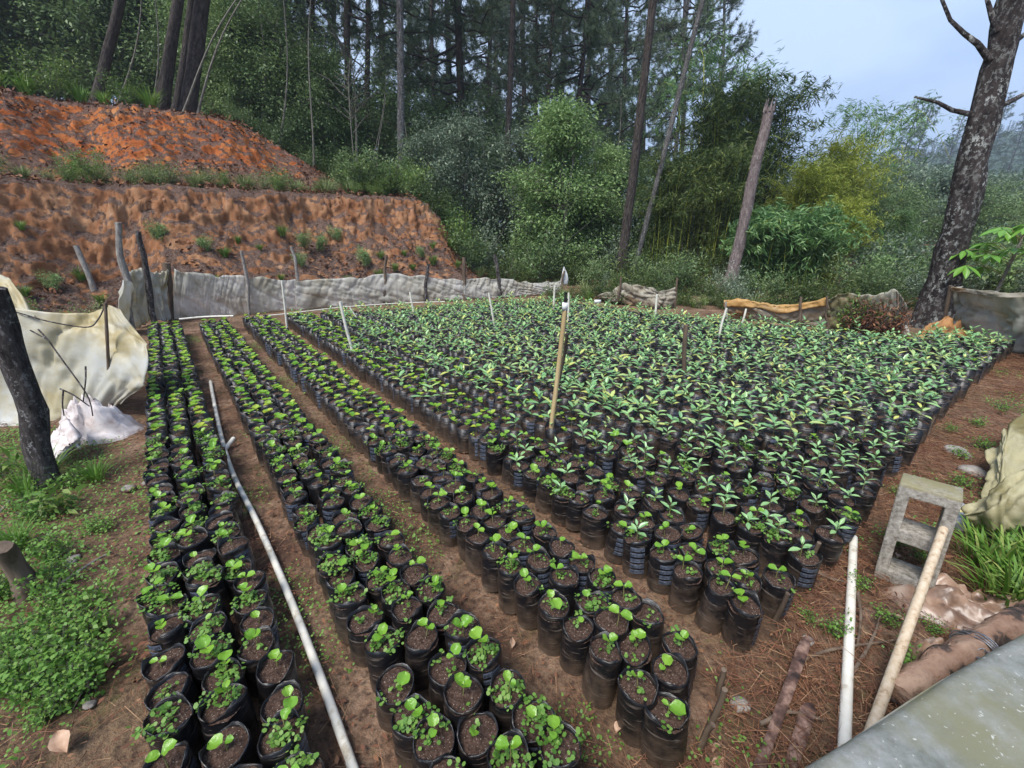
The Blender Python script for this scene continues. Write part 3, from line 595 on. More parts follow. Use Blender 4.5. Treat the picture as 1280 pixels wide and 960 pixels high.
for i in range(26):
    v = -8 + i * .34 * 1.0; x, y = uv2xy(11.6 + random.uniform(0, .8), v); me = TU['grass'] if i % 3 else SH['mid']
    o = put('grass_tuft', me, None, (x, y, ground_z(x, y) - .03), (0, 0, i), random.uniform(.8, 1.3) * (1 if i % 3 else .6)); tag(o, 'grass and weeds growing along the crest of the red cut', 'grass', 'crest weeds')
for i in range(84):
    v = -6.5 + i * .137 + random.uniform(-.1, .1); u = 9.25 + random.uniform(0, .7); x, y = uv2xy(u, v); k = random.choice(('p', 'p', 't', 'm'))
    me = {'p': SH['pale'], 't': TU['pale'], 'm': SH['mid']}[k]
    o = put('terrace_weed', me, None, (x, y, ground_z(x, y) - .03), (0, 0, i), random.uniform(.35, .8) * (.6 if k == 'm' else 1)); tag(o, {'p': 'pale leafy weed clump on the terrace between the two earth faces', 't': 'pale grass tuft on the terrace between the two earth faces', 'm': 'greener leafy weed on the terrace between the two earth faces'}[k], 'weed', 'terrace weeds ' + k)
for i in range(40):
    v = -2.5 + i * .2 + random.uniform(-.1, .1); u = 8.0 + random.uniform(-.2, .6); x, y = uv2xy(u, v); me = random.choice((TU['green'], TU['green'], SH['light']))
    o = put('seedling_weed', me, None, (x, y, ground_z(x, y) - .02), (0, 0, i), random.uniform(.5, .95) * (.45 if me is SH['light'] else 1)); tag(o, 'small bright green plant rooted on the debris slope under the lower cut', 'weed', 'debris slope plants')
for i in range(24):
    v = -4.2 + i * .16; u = 6.7 + random.uniform(0, .9) - max(0, (-v - .5)) * .55; x, y = uv2xy(u, v - .3); me = random.choice((SH['pale'], SH['mid'], SH['pale'], SH['fern']))
    o = put('verge_weed', me, None, (x, y, ground_z(x, y) - .03), (0, 0, i), random.uniform(.3, .6)); tag(o, 'pale flowering weed clump behind the yellowed plastic fence', 'weed', 'weeds behind the yellowed fence')
for i in range(62):
    px = 600 + (i % 31) * 19; b = gnd(px, (352 if px < 720 else (362 if px < 900 else 378)) + (i // 31) * (6 if px > 720 else 3)); me = random.choice((SH['fern'], SH['fern'], SH['dark'], SH['grey'], TU['pale']))
    o = put('undergrowth_shrub', me, None, (b[0], b[1], ground_z(b[0], b[1]) - .04), (0, 0, i), random.uniform(.3, .75)); q = [n for n, x in list(SH.items()) + [('grass', TU['pale'])] if x is me][0]; tag(o, {'fern': 'ferny drooping shrub', 'dark': 'dark leafy shrub', 'grey': 'grey green leafy shrub', 'grass': 'pale grass clump'}[q] + ' between the plastic fences and the bamboo', 'shrub', q + ' growth between fence and bamboo')

# leaf crumbs and clods lying on the cut
g = Geo(); n = 26000; u = rng.uniform(7.5, 12.0, n); v = rng.uniform(-8, 6, n); e = .05; sl = (hz(u + e, v) - hz(u - e, v)) / (2 * e); k = rng.random(n) < np.where(sl > 1.2, .12, .75) * (.25 + .75 * sm(-.2, .4, fbm(np.stack([u * 1.6, v * 1.6, 0 * u], -1), 3)))
u, v = u[k], v[k]; n = len(u); P = np.stack([UX * u + UY * v, UY * u - UX * v, hz(u, v) - .03 + rng.uniform(0, .05, n)], 1); D = rdir(n) * [1, 1, .6]
leaf_cards(g, P, unit(D), rng.uniform(.04, .11, n), rng.uniform(.02, .05, n), 0, flat=.5)
tag(g.build('bank_litter', M['dry']), 'brown dead leaves and crumbs strewn over the steps of the cut', kind='stuff')

for i in range(34):
    px = 1088 + (i * 37) % 250; t = 6.8 + (i % 6) * .7; k = ('dark', 'grey', 'light', 'fern', 'grey')[i % 5]
    bush(px, t, SH[k], random.uniform(.65, 1.15), 'bushy green growth behind the grey plastic screens by the big leaning pine', 'bushes behind the grey screens')

for i in range(34):
    px = 690 + i * 7 + random.uniform(-4, 4); q = gnd(px, random.uniform(371, 378) + max(0, px - 760) * .06); me = (SH['fern'], TU['green'], SH['pale'], TU['grass'])[i % 4]
    o = put('edge_weed', me, None, (q[0], q[1], -.02), (0, 0, i), random.uniform(.3, .5) * (1.4 if i % 2 else 1)); tag(o, ('ferny weed', 'short green tuft', 'pale leafy weed', 'fine grass tuft')[i % 4] + ' at the far edge of the field by the torn screen', 'weed', 'far edge weeds %d' % (i % 4))
# the valley woods go on past the taller grey screen
for k in range(16):
    x, y = 7.5 + (k * 2.7) % 11, 4.2 - k * .62 + (k % 3) * 1.3; o = empty('broadleaf_tree', (x, y, 0), (0, 0, k), .5 + .08 * (k % 5)); put('trunk', BT[k % 2], o); put('crown', BC[('dark2', 'grey', 'dark', 'big')[k % 4]], o)
    tag(o, 'bushy tree of the valley edge past the taller grey screen', 'tree', 'trees past the taller grey screen')

# ================================================================== nursery bags
BH, BR = 0.132, 0.0465
def bag_geo(seed, n=22, rings=15, lo=False, m=0):
    r = np.random.default_rng(seed); g = Geo(); th = np.arange(n) * 2 * math.pi / n
    e = r.uniform(-.11, .11); ph = r.uniform(0, 6.28)
    zs = np.linspace(-.012, BH, rings); rings_ = []
    for i, z in enumerate(zs):
        rr = BR * (1 + e * np.cos(2 * (th - ph)) + (0.0 if lo else .04 * vnoise(np.stack([np.cos(th) * 1.4 + seed, np.sin(th) * 1.4, np.full(n, z * 50)], 1)) + .035 * vnoise(np.stack([np.cos(th) * 2.2 + seed, np.sin(th) * 2.2 + 9, np.full(n, z * 190)], 1)))) * (.955 + .045 * math.sin(math.pi * min(1, (z + .02) / BH)))
        zz = z + (.008 * np.sin(th * 2 + ph) + .005 * np.sin(th * 3 + seed) + .003 * np.sin(th * 7 + 2 * seed) if i == rings - 1 else 0)
        rings_.append(np.stack([np.cos(th) * rr, np.sin(th) * rr, zz + 0 * th], 1))
    top = rings_[-1].copy(); inn = top * np.array([.955, .955, 1]); low = inn.copy(); low[:, 2] = BH - .020; low[:, :2] *= .985
    V = np.concatenate(rings_ + [inn, low]); k = rings + 2
    i, j = np.meshgrid(np.arange(k - 1), np.arange(n), indexing='ij')
    g.add(V, np.stack([i*n+j, i*n+(j+1) % n, (i+1)*n+(j+1) % n, (i+1)*n+j], -1).reshape(-1, 4), m)
    return g
def soil_geo(seed, n=18, lo=False, g=None, m=0):
    g = g or Geo(); r = np.random.default_rng(seed); th = np.arange(n) * 2 * math.pi / n; R = []
    for f in ((.5, .96) if lo else (.3, .6, .82, .965)):
        R.append(np.stack([np.cos(th) * BR * f, np.sin(th) * BR * f, BH - .012 + (r.normal(size=n) * .0022 if not lo else 0) - .004 * f * np.ones(n)], 1))
    k = len(R); i, j = np.meshgrid(np.arange(k - 1), np.arange(n), indexing='ij'); V = np.concatenate(R)
    g.add(V, np.stack([i*n+j, i*n+(j+1) % n, (i+1)*n+(j+1) % n, (i+1)*n+j], -1).reshape(-1, 4), m)
    g.add(np.vstack([R[0], [[0, 0, BH - .009]]]), [[q, (q+1) % n, n] for q in range(n)], m); return g
BAG = [bag_geo(s).mesh('bag', M['bag'], True) for s in range(10)]
SOIL = [soil_geo(s).mesh('soil', M['soil'], True) for s in range(5)]
# the printed column: blue bars with the maker's word left dark
cu = bpy.data.curves.new('word', 'FONT'); cu.body = 'INDOCAFE'; cu.size = 1.0; cu.align_x = 'CENTER'; cu.align_y = 'CENTER'; cu.resolution_u = 1
tmp = bpy.data.objects.new('word', cu); COL.objects.link(tmp); bpy.context.view_layer.update()
tm = tmp.to_mesh(); WV = np.array([v.co[:] for v in tm.vertices]); WF = [list(p.vertices) for p in tm.polygons]; tmp.to_mesh_clear()
bpy.data.objects.remove(tmp); bpy.data.curves.remove(cu)
wx = WV[:, 0].max() - WV[:, 0].min(); WV[:, :2] -= (WV[:, :2].max(0) + WV[:, :2].min(0)) / 2; WV = WV[:, :2] / wx
def wrap(x, z, rad): return np.stack([np.cos(x / BR) * rad, np.sin(x / BR) * rad, z], -1)
def print_mesh(seed):
    r = np.random.default_rng(seed); g = Geo(); W = .046; rad = BR * 1.062
    for k, z in enumerate(np.arange(.022, BH - .006, .0215)[int(r.integers(0, 2)):]):
        xs = np.linspace(-W / 2, W / 2, 9); P = np.stack([wrap(xs, np.full(9, z - .0074), rad), wrap(xs, np.full(9, z + .0074), rad)], 1); g.grid(P, 0)
        for f in WF:
            q = WV[f]; g.add(wrap(q[:, 0] * W * .92, z + q[:, 1] * W * 1.25, rad + .0007), [list(range(len(f)))], 1)
    return g.mesh('print', [M['print'], M['black_plastic']])
PRINT = [print_mesh(s) for s in range(3)]
def orient(az, el): return rot3('Z', az) @ rot3('Y', -el)
CL = [Geo().grid(round_leaf(.030, .029, 10, .20, .09, 0, s)).mesh('leaf', M['leaf_round'], True) for s in range(6)]
TL = [Geo().grid(round_leaf(.050, .020, 8, .14, .04, .9, s)).mesh('leaf', M['leaf_true'], True) for s in range(6)]
M['stem'] = simple('green_stem', [(.3, (.12, .14, .04)), (.7, (.24, .22, .09))], 60, .5)
STEM = {h: Geo().tube(np.array([[0, 0, BH - .02], [.001, .001, BH - .01 + h * .5], [0, .002, BH - .01 + h]]), [.0016, .0014, .0011], 5).mesh('stem', M['stem'], True) for h in (.024, .034, .045, .060)}
def weed_mesh(seed, n, spread):
    r = np.random.default_rng(seed); g = Geo(); c = r.normal(size=(max(2, n // 9), 2)) * spread
    p = c[r.integers(0, len(c), n)] + r.normal(size=(n, 2)) * .0085; R = np.hypot(p[:, 0], p[:, 1]); p = p[R < BR * 1.25]; n = len(p)
    h = BH - .010 + r.uniform(.003, .022, n); th = np.arange(6) * math.pi / 3; rad = r.uniform(.0028, .0058, n)
    nrm = r.normal(size=(n, 2)) * .35
    dx = np.cos(th)[None] * rad[:, None]; dy = np.sin(th)[None] * rad[:, None]
    V = np.stack([p[:, :1] + dx, p[:, 1:] + dy, h[:, None] + dx * nrm[:, :1] + dy * nrm[:, 1:]], -1)
    g.add(V.reshape(-1, 3), np.arange(n * 6).reshape(n, 6))
    for k in range(0, n, 3): needles(g, np.array([[p[k, 0], p[k, 1], h[k]]]), np.array([[0, 0, -1.0]]), .02, .0006)
    return g.mesh('weeds', M['clover'])
WEED = {'few': [weed_mesh(s, 16, .018) for s in range(5)], 'many': [weed_mesh(s + 9, 90, .022) for s in range(4)]}

spots = []
for bed in range(17):
    v0 = -.25 + .44 * min(bed, 3) + .37 * max(0, bed - 3)
    for row in range(3):
        v = v0 + .046 + .0985 * row; uend = float(np.interp(v, [0, 1, 2.15, 3.5, 4.3, 4.55, 4.75, 5.0, 5.25, 5.45, 5.7], [6.15, 6.05, 5.5, 5.25, 4.8, 4.3, 3.3, 2.5, 1.8, 1.2, .75])) - (.08 if bed % 2 else 0)
        u = .30 - .05 * max(0, v - 4) + (.045 if row == 1 else 0) + (.02 if bed % 3 == 0 else 0) + (.08 if bed == 2 and row == 2 else 0)
        while u < uend:
            x, y = uv2xy(u + random.gauss(0, .008), v + random.gauss(0, .006)); spots.append((x, y, bed, row, u)); u += random.uniform(.090, .097)
vis, rest = [], []
for s in spots:
    q = project((s[0], s[1], .13)); (vis if q[2] > .15 and -30 < q[0] < 1310 and q[1] < 985 else rest).append((q[2], s))
vis.sort(key=lambda a: a[0]); near, far = vis[:300], [s for _, s in vis[300:]]
ORD = ['first', 'second', 'third', 'fourth', 'fifth', 'sixth', 'seventh', 'eighth', 'ninth', 'tenth']
def kind_for(bed, u):
    a = random.random(); e = bed + .5 * (u < 1.0) * -1
    if bed <= 2: k = 'pair' if a < .82 else ('one' if a < .95 else 'bare')
    elif bed == 3: k = 'pair' if a < .66 else ('true' if a < .88 else 'one')
    elif bed == 4: k = 'true' if a < .6 else 'pair'
    else: k = 'true' if a < .93 else ('bare' if a < .97 else 'pair')
    w = random.random(); wd = 'many' if w < {0: .55, 1: .32, 2: .14}.get(bed, .10) else ('few' if w < .78 else None)
    return k, wd
WORD = {'pair': 'two round leaves', 'one': 'one small leaf', 'bare': 'no sprout', 'true': 'pointed coffee leaves'}
WDW = {'many': ' over clover weeds', 'few': ' and tiny weeds', None: ''}
def leaf_at(par, me, az, el, h, s, off=.002):
    o = put('leaf', me, par, (math.cos(az) * off, math.sin(az) * off, BH - .012 + h), Matrix(orient(az, el)).to_euler(), s); return o
for d, (x, y, bed, row, u) in near:
    k, wd = kind_for(bed, u); a = random.uniform(0, 6.28)
    o = empty('nursery_bag', (x, y, random.uniform(-.006, .004)), (random.gauss(0, .05), random.gauss(0, .05), 0), (random.uniform(.93, 1.06), random.uniform(.93, 1.06), random.uniform(.88, 1.08)))
    bg = put('bag', random.choice(BAG), o, rot=(0, 0, a)); put('soil', random.choice(SOIL), o, rot=(0, 0, a))
    if random.random() < .55: put('print', random.choice(PRINT), bg, rot=(0, 0, random.uniform(-1.9, .1) - a))
    if k != 'bare':
        h = {'pair': random.choice((.024, .034, .034, .045)), 'one': .024, 'true': random.choice((.045, .060))}[k]
        lx, ly = random.gauss(0, .006), random.gauss(0, .006)
        sd = put('seedling', STEM[h], o, (lx, ly, 0), (random.gauss(0, .05), random.gauss(0, .05), 0)); az = random.uniform(0, 6.28)
        if k == 'pair':
            for q in (0, 1): leaf_at(sd, random.choice(CL), az + q * random.uniform(2.5, 3.5), random.uniform(.0, .9), h, random.choice((.6, .8, .9, 1.0, 1.1)) * random.uniform(.85, 1.1))
            if random.random() < .18: leaf_at(sd, random.choice(CL), az + 1.5, random.uniform(.6, 1.1), h, random.uniform(.45, .7))
        elif k == 'one': leaf_at(sd, random.choice(CL), az, random.uniform(.3, .9), h, random.uniform(.6, .9))
        else:
            for lv in range(random.choice((2, 3, 3))):
                for q in (0, 1): leaf_at(sd, random.choice(TL), az + lv * 1.45 + q * math.pi + random.gauss(0, .2), random.uniform(.05, .5) + .28 * lv, h * (.55 + .45 * lv / 2), random.uniform(.75, 1.1) * (1 - .16 * lv))
    if wd: put('weeds', random.choice(WEED[wd]), o, rot=(0, 0, a))['kind'] = 'stuff'
    tag(o, f'black bag with {WORD[k]}{WDW[wd]}, front of {ORD[min(bed, 9)]} bed from weedy verge', 'plant bag', f'bags of the {ORD[min(bed, 9)]} bed, {k} {wd or "clean"}')
# the rest of the field: too many to count
gb = Geo()
lb = []; ls = []
for s in range(6):
    q = bag_geo(s, 12, 3, True); lb.append((np.concatenate(q.V), q.F[0][0])); q = soil_geo(s, 12, True); ls.append([(v, f[0] - b) for v, f, b in zip(q.V, q.F, np.cumsum([0] + [len(z) for z in q.V]))])
cl = [round_leaf(.034, .032, 6, .16, .05, 0, s)[:, ::2] for s in range(5)]; tl = [round_leaf(.051, .022, 6, .14, .04, .9, s)[:, ::2] for s in range(5)]
for (x, y, bed, row, u) in far + [s for _, s in rest]:
    k, wd = kind_for(bed, u); Rz = rot3('Z', random.uniform(0, 6.28)); off = np.array([x, y, random.uniform(-.006, .008)])
    V, F = random.choice(lb); gb.add(V @ Rz.T + off, F, 0)
    for V, F in random.choice(ls): gb.add(V @ Rz.T + off, F, 1)
    if random.random() < .5:
        a0 = random.uniform(-1.9, .1); 
        for z in np.arange(.022, BH - .006, .0215):
            xs = np.linspace(-.022, .022, 4); P = np.stack([wrap(xs, np.full(4, z - .0074), BR * 1.03), wrap(xs, np.full(4, z + .0074), BR * 1.03)], 1); gb.grid(P @ rot3('Z', a0).T + off, 4)
    if k == 'bare': continue
    h = random.uniform(.024, .045) if k != 'true' else random.uniform(.045, .075); az = random.uniform(0, 6.28); zt = off + np.array([random.gauss(0, .010), random.gauss(0, .010), BH - .012])
    sz = random.choice((.65, .95, 1.1, 1.2, 1.3, 1.5)); ln = np.array([random.gauss(0, .010), random.gauss(0, .010), 0])
    if k == 'true':
        for lv in range(random.choice((2, 3, 4, 4))):
            for q in (0, 1): add_leaf(gb, random.choice(tl) * sz * random.uniform(.8, 1.2) * (1 - .10 * lv), orient(az + lv * 1.4 + q * math.pi + random.gauss(0, .25), random.uniform(.0, .5) + .22 * lv), zt + ln * lv + np.array([0, 0, h * sz * (.5 + .5 * lv / 2)]), 3)
    else:
        nl = random.choice((3, 4, 4, 5)) if u > 2.2 else random.choice((2, 2, 3))
        for q in range(nl): add_leaf(gb, random.choice(cl) * random.uniform(.75, 1.15), orient(az + q * 6.28 / nl + random.gauss(0, .25), random.uniform(.05, .7)), zt + np.array([0, 0, h]), 2)
        if random.random() < .35:
            for q in range(6): add_leaf(gb, random.choice(cl) * random.uniform(.2, .4), orient(random.uniform(0, 6.28), .3), zt + np.array([random.gauss(0, .02), random.gauss(0, .02), .01]), 2)
    gb.tube(np.array([zt - np.array([0, 0, .01]), zt + np.array([0, 0, h])]), [.0016, .0012], 3, 5, cap=False)
tag(gb.build('nursery_field', [M['bag'], M['soil'], M['leaf_round'], M['leaf_true'], M['print'], M['stem']]), 'hundreds of black bags with coffee seedlings filling the beds beyond the front ends', 'seedlings', kind='stuff')

# ================================================================== plastic fences
def catmull(P, n):
    P = np.asarray(P, float); k = len(P); Q = np.concatenate([[2 * P[0] - P[1]], P, [2 * P[-1] - P[-2]]]); out = []
    for s in np.linspace(0, k - 1 - 1e-6, n):
        i = int(s); f = s - i; a, b, c, d = Q[i:i+4]
        out.append(.5 * ((2*b) + (c - a) * f + (2*a - 5*b + 4*c - d) * f*f + (3*b - a - 3*c + d) * f**3))
    return np.array(out)
def cloth(name, ctrl, mat, parent=None, nr=26, nc=90, amp=.02, freq=9, seed=0, droop=0, edge=0.0):
    C = np.array(ctrl, float); R = np.stack([catmull(C[i], nc) for i in range(len(C))]); G = np.stack([catmull(R[:, j], nr) for j in range(nc)], 1)
    du = np.gradient(G, axis=1); dv = np.gradient(G, axis=0); N = unit(np.cross(du, dv))
    s = np.linspace(0, 1, nc)[None] * np.ones((nr, 1)); t = np.linspace(0, 1, nr)[:, None] * np.ones((1, nc))
    w = .25 * vnoise(np.stack([s * 3 + seed, t * 2, 0 * s], -1))
    rid = 1 - np.abs(fbm(np.stack([(s + w * .12) * freq * 1.3 + seed * 7 + t * .8, t * .8, 0 * s], -1), 3)); dia = 1 - np.abs(fbm(np.stack([s * freq * .7 - t * freq * .30, t * 2.2 + s * 2, 0 * s + seed], -1), 4))
    f = .55 * fbm(np.stack([s * freq * .5 + seed, t * 1.3, 0 * s], -1), 2) + .9 * np.clip(rid, 0, 1) ** 3 + .9 * np.clip(dia, 0, 1) ** 4 + .18 * vnoise(np.stack([s * freq * 5, t * 9, 0 * s], -1))
    G = G + N * (amp * f)[..., None]
    if edge: G[0] += np.array([0, 0, 1]) * (edge * vnoise(np.stack([s[0] * 14 + seed, 0 * s[0], 0 * s[0]], -1)))[:, None]; G[-1] += np.array([0, 0, 1]) * (edge * .6 * vnoise(np.stack([s[0] * 11 + seed, 5 + 0 * s[0], 0 * s[0]], -1)))[:, None]
    o = Geo().grid(G).build(name, mat, parent, True); md = o.modifiers.new('thickness', 'SOLIDIFY'); md.thickness = .0025; return o
def stick(name, pts, r, mat, parent=None, n=8, wob=.18, bend=.012, rings=14, seed=0, taper=.8):
    P = catmull(pts, rings); t = np.linspace(0, 1, rings)[:, None]
    P = P + bend * np.stack([vnoise(np.stack([t[:, 0] * 4 + seed, 0*t[:, 0], 0*t[:, 0]], 1)), vnoise(np.stack([t[:, 0] * 4, 3 + seed + 0*t[:, 0], 0*t[:, 0]], 1)), 0 * t[:, 0]], 1)
    return Geo().tube(P, r * (1 - (1 - taper) * t[:, 0]), n, wob=wob, seed=seed).build(name, mat, parent, True)
def post_px(name, bx, by, tx, ty, wpx, mat, parent=None, seed=0, zb=0.0, bend=.012, deep=.1, mid=None):
    b = gnd(bx, by, zb); t = aty(tx, ty, b[1]); d = np.linalg.norm(b - np.array([0, 0, CAM_H])); dep = project(b)[2]
    pts = [b - (t - b) * deep] + ([aty(*mid, b[1])] if mid else []) + [t]
    return stick(name, pts, wpx / FPX * dep / 2, M[mat], parent, bend=bend, seed=seed)
def sheet_px(tops, bots, dy=0.0, rows=3, lean=0.0, bulge=.0):
    B = [gnd(*b) for b in bots]; T = [aty(t[0], t[1], b[1] + lean) for t, b in zip(tops, B)]; out = []
    for k in range(rows):
        f = k / (rows - 1); out.append([a * (1 - f) + b * f + np.array([0, -bulge * math.sin(math.pi * f), 0]) for a, b in zip(T, B)])
    return out
# back fence along the foot of the cut
fe = empty('windbreak_fence', gnd(420, 385)); fe_off = Vector(gnd(420, 385))
def under(o, root): o.parent = root; o.location = Vector(o.location) - root.location; return o
xs = [218, 260, 305, 370, 430, 482, 535, 580, 622, 660, 702]; tp = [337, 344, 346, 350, 349, 343, 346, 350, 348, 353, 351]; bt = [401, 397, 393, 388, 384, 380, 377.5, 375, 372, 369.5, 367]
for k, (a, b, mt) in enumerate(((0, 4, 'sheet_grey'), (3, 8, 'sheet_grey'), (7, 11, 'sheet_grey'))):
    under(cloth('sheet', sheet_px(list(zip(xs, tp))[a:b], list(zip(xs, bt))[a:b], lean=.012 * k, bulge=.02), M[mt], amp=.022, freq=15, seed=k, edge=.025, nc=160), fe)
for k, (bx, by, tx, ty, w, mt, mid) in enumerate(((222, 399, 213, 328, 9, 'post_brown', None), (317, 392, 306, 313, 4, 'post_white', (313, 352)), (381, 386, 369, 308, 4, 'post_white', (374, 340)), (481, 379, 485, 318, 4, 'post_brown', None), (532, 377, 536, 329, 4.5, 'post_dark', None), (581, 374, 580, 321, 5, 'post_brown', None), (626, 371, 619, 318, 5, 'post_dark', None), (700, 367, 704, 338, 3, 'post_brown', None))):
    q = under(post_px('post', bx, by - .5, tx, ty, w, mt, None, k, mid=mid), fe); q.location.y -= .09
b = gnd(703, 367); rg = cloth('rag', [[aty(706, 333, b[1] - .03), aty(707, 334, b[1])], [aty(702, 348, b[1] - .05), aty(711, 348, b[1])], [aty(701, 357, b[1] - .04), aty(710, 356, b[1] + .02)]], M['white_plastic'], None, 10, 10, .02, 4, 3); under(rg, fe)
tag(fe, 'low windbreak of dirty translucent plastic on crooked stakes along the foot of the cut', 'fence')
# short yellowish return with the dark post
fe = empty('windbreak_fence', gnd(190, 404))
under(cloth('sheet', sheet_px([(166, 343), (181, 337), (199, 340), (214, 338)], [(170, 410), (188, 406), (205, 403), (217, 401)], bulge=.06), M['sheet_yellow'], amp=.05, freq=6, seed=5, edge=.03), fe)
under(post_px('post', 194, 407, 174, 289, 7, 'post_dark', None, 11), fe); under(post_px('post', 168, 413, 146, 278, 8, 'post_white', None, 12, bend=.03), fe)
under(cloth('rag', sheet_px([(152, 350), (165, 352), (170, 356)], [(155, 362 + 60), (166, 415), (172, 412)]), M['sheet_yellow'], amp=.04, freq=4, seed=6, nr=10, nc=14), fe)
tag(fe, 'short yellowed plastic screen tied to a black charred post and a pale post', 'fence')
o = post_px('leaning_stake', 129, 384, 94, 307, 7, 'post_white', None, 13, zb=.1, deep=.5); tag(o, 'pale weathered stake leaning behind the yellowed plastic sheet', 'stake')
# torn piece by the leaning pine
fe = empty('torn_fence', gnd(800, 383))
under(cloth('sheet', sheet_px([(745, 371), (768, 360), (778, 354), (800, 357), (822, 363), (845, 361)], [(750, 377), (768, 380), (780, 381), (800, 383), (825, 386), (845, 385)], bulge=.04), M['sheet_tan'], amp=.05, freq=8, seed=8, edge=.03), fe)
under(post_px('post', 844, 385, 846, 347, 3, 'post_brown', None, 14), fe); under(post_px('post', 771, 381, 777, 346, 3, 'post_brown', None, 15), fe); tag(fe, 'torn sagging tan plastic screen by the tall bare pine', 'fence')
# orange edged piece and the draped whitish piece beside the big tree
fe = empty('windbreak_fence', gnd(1000, 405))
tp = [(905, 377), (925, 375), (950, 379), (975, 383), (1005, 380), (1035, 373)]; bt = [(909, 399), (930, 400), (950, 402), (975, 404), (1005, 407), (1035, 411)]
under(cloth('sheet', sheet_px(tp, bt, bulge=.03), M['sheet_tan'], amp=.03, freq=7, seed=9, edge=.015), fe)
under(cloth('folded_edge', [[aty(x, y - 1, gnd(*q)[1] + .10) for (x, y), q in zip(tp, bt)], [aty(x, y - 2, gnd(*q)[1] - .02) for (x, y), q in zip(tp, bt)], [aty(x, y + 6 + (k % 2) * 3, gnd(*q)[1] - .05) for k, ((x, y), q) in enumerate(zip(tp, bt))]], M['sheet_orange'], amp=.02, freq=8, seed=10, nr=12), fe)
under(post_px('post', 1000, 408, 1001, 371, 3.5, 'post_brown', None, 16), fe); under(post_px('post', 909, 400, 907, 377, 3, 'post_white', None, 16), fe); tag(fe, 'low tan plastic screen with an orange folded top edge', 'fence')
fe = empty('windbreak_fence', gnd(1090, 415))
under(cloth('sheet', sheet_px([(1034, 375), (1055, 367), (1080, 369), (1105, 367), (1122, 364), (1133, 384)], [(1038, 412), (1058, 414), (1080, 416), (1105, 418), (1125, 420), (1140, 421)], bulge=-.02), M['sheet_moss'], amp=.04, freq=6, seed=12, edge=.02), fe)
under(post_px('post', 1034, 412, 1033, 370, 3, 'post_brown', None, 17), fe); under(post_px('post', 1128, 420, 1121, 364, 3, 'post_brown', None, 18), fe); tag(fe, 'grey white plastic screen overgrown with dry vines beside the big leaning pine', 'fence')
VINE = shrub_mesh(.42, .22, 520, 81, 'dry', .06, .25, 14); VINE2 = shrub_mesh(.42, .2, 420, 82, 'weed', .05, .3, 10)
for k, (px, py) in enumerate(((1045, 415), (1058, 417), (1070, 418), (1082, 418), (1098, 420), (1110, 421), (1052, 416), (1076, 418))):
    b = gnd(px, py); o = put('dry_vine', VINE if k % 3 else VINE2, None, (b[0], b[1] - .07, 0), (0, 0, k), random.uniform(.75, 1.05)); tag(o, 'dry brown vine climbing the grey white plastic screen', 'vine', 'vines on the grey screen')
fe = empty('windbreak_fence', gnd(1240, 436))
under(cloth('sheet', sheet_px([(1186, 359), (1210, 362), (1245, 366), (1285, 367), (1330, 370), (1400, 374), (1480, 380)], [(1174, 417), (1205, 426), (1243, 438), (1287, 446), (1340, 462), (1410, 480), (1490, 500)], bulge=.10), M['sheet_moss'], amp=.05, freq=7, seed=14, edge=.012), fe)
under(cloth('folded_edge', [[aty(x, y, gnd(*q)[1] - .02) for (x, y), q in zip([(1186, 358), (1210, 361), (1245, 365), (1285, 366), (1340, 369)], [(1174, 417), (1205, 426), (1243, 438), (1287, 446), (1350, 465)])], [aty(x, y + 6, gnd(*q)[1] - .05) for (x, y), q in zip([(1186, 358), (1210, 361), (1245, 365), (1285, 366), (1340, 369)], [(1174, 417), (1205, 426), (1243, 438), (1287, 446), (1350, 465)])]], M['sheet_tan'], amp=.012, freq=6, seed=15, nr=6), fe)
for bx, by, tx, ty in ((1176, 418, 1187, 357), (1420, 482, 1430, 372)): under(post_px('post', bx, by, tx, ty, 5, 'post_brown', None, 19), fe)
tag(fe, 'taller grey mouldy plastic screen on the far side of the big leaning pine', 'fence')
# the big yellowed sheet on the near verge
fe = empty('yellowed_screen', gnd(60, 560))
Y0 = [[pt(-190, 372, 2.5), pt(-70, 376, 2.55), pt(10, 384, 2.6), pt(60, 390, 2.65), pt(100, 390, 2.7), pt(131, 381, 2.75), pt(148, 386, 2.72)],
      [pt(-190, 430, 2.52), pt(-70, 432, 2.57), pt(10, 432, 2.62), pt(60, 432, 2.66), pt(105, 430, 2.7), pt(150, 424, 2.66), pt(181, 438, 2.62)],
      [pt(-190, 500, 2.6), pt(-70, 500, 2.64), pt(10, 490, 2.7), pt(60, 485, 2.72), pt(105, 478, 2.72), pt(142, 474, 2.64), pt(166, 484, 2.60)],
      [pt(-190, 600, 2.42), pt(-70, 585, 2.5), pt(5, 566, 2.6), pt(55, 545, 2.72), pt(95, 528, 2.80), pt(125, 516, 2.78), pt(150, 508, 2.74)]]
under(cloth('sheet', Y0, M['sheet_yellow'], None, 50, 90, .028, 6, 21), fe)
under(cloth('flap', [[pt(-120, 330, 2.7), pt(-40, 338, 2.7), pt(0, 343, 2.7), pt(14, 350, 2.7)], [pt(-120, 362, 2.68), pt(-40, 362, 2.66), pt(4, 364, 2.66), pt(34, 378, 2.66)], [pt(-120, 386, 2.62), pt(-40, 386, 2.6), pt(6, 388, 2.6), pt(40, 392, 2.6)]], M['sheet_yellow'], None, 16, 24, .03, 4, 22), fe)
under(post_px('post', 64, 606, -8, 360, 27, 'post_dark', None, 23, bend=.01), fe); under(post_px('post', 140, 519, 131, 379, 4, 'post_brown', None, 24), fe)
wp = [pt(5, 386, 2.52), pt(30, 393, 2.5), pt(62, 402, 2.5), pt(108, 409, 2.52), pt(122, 400, 2.55), pt(131, 383, 2.6)]
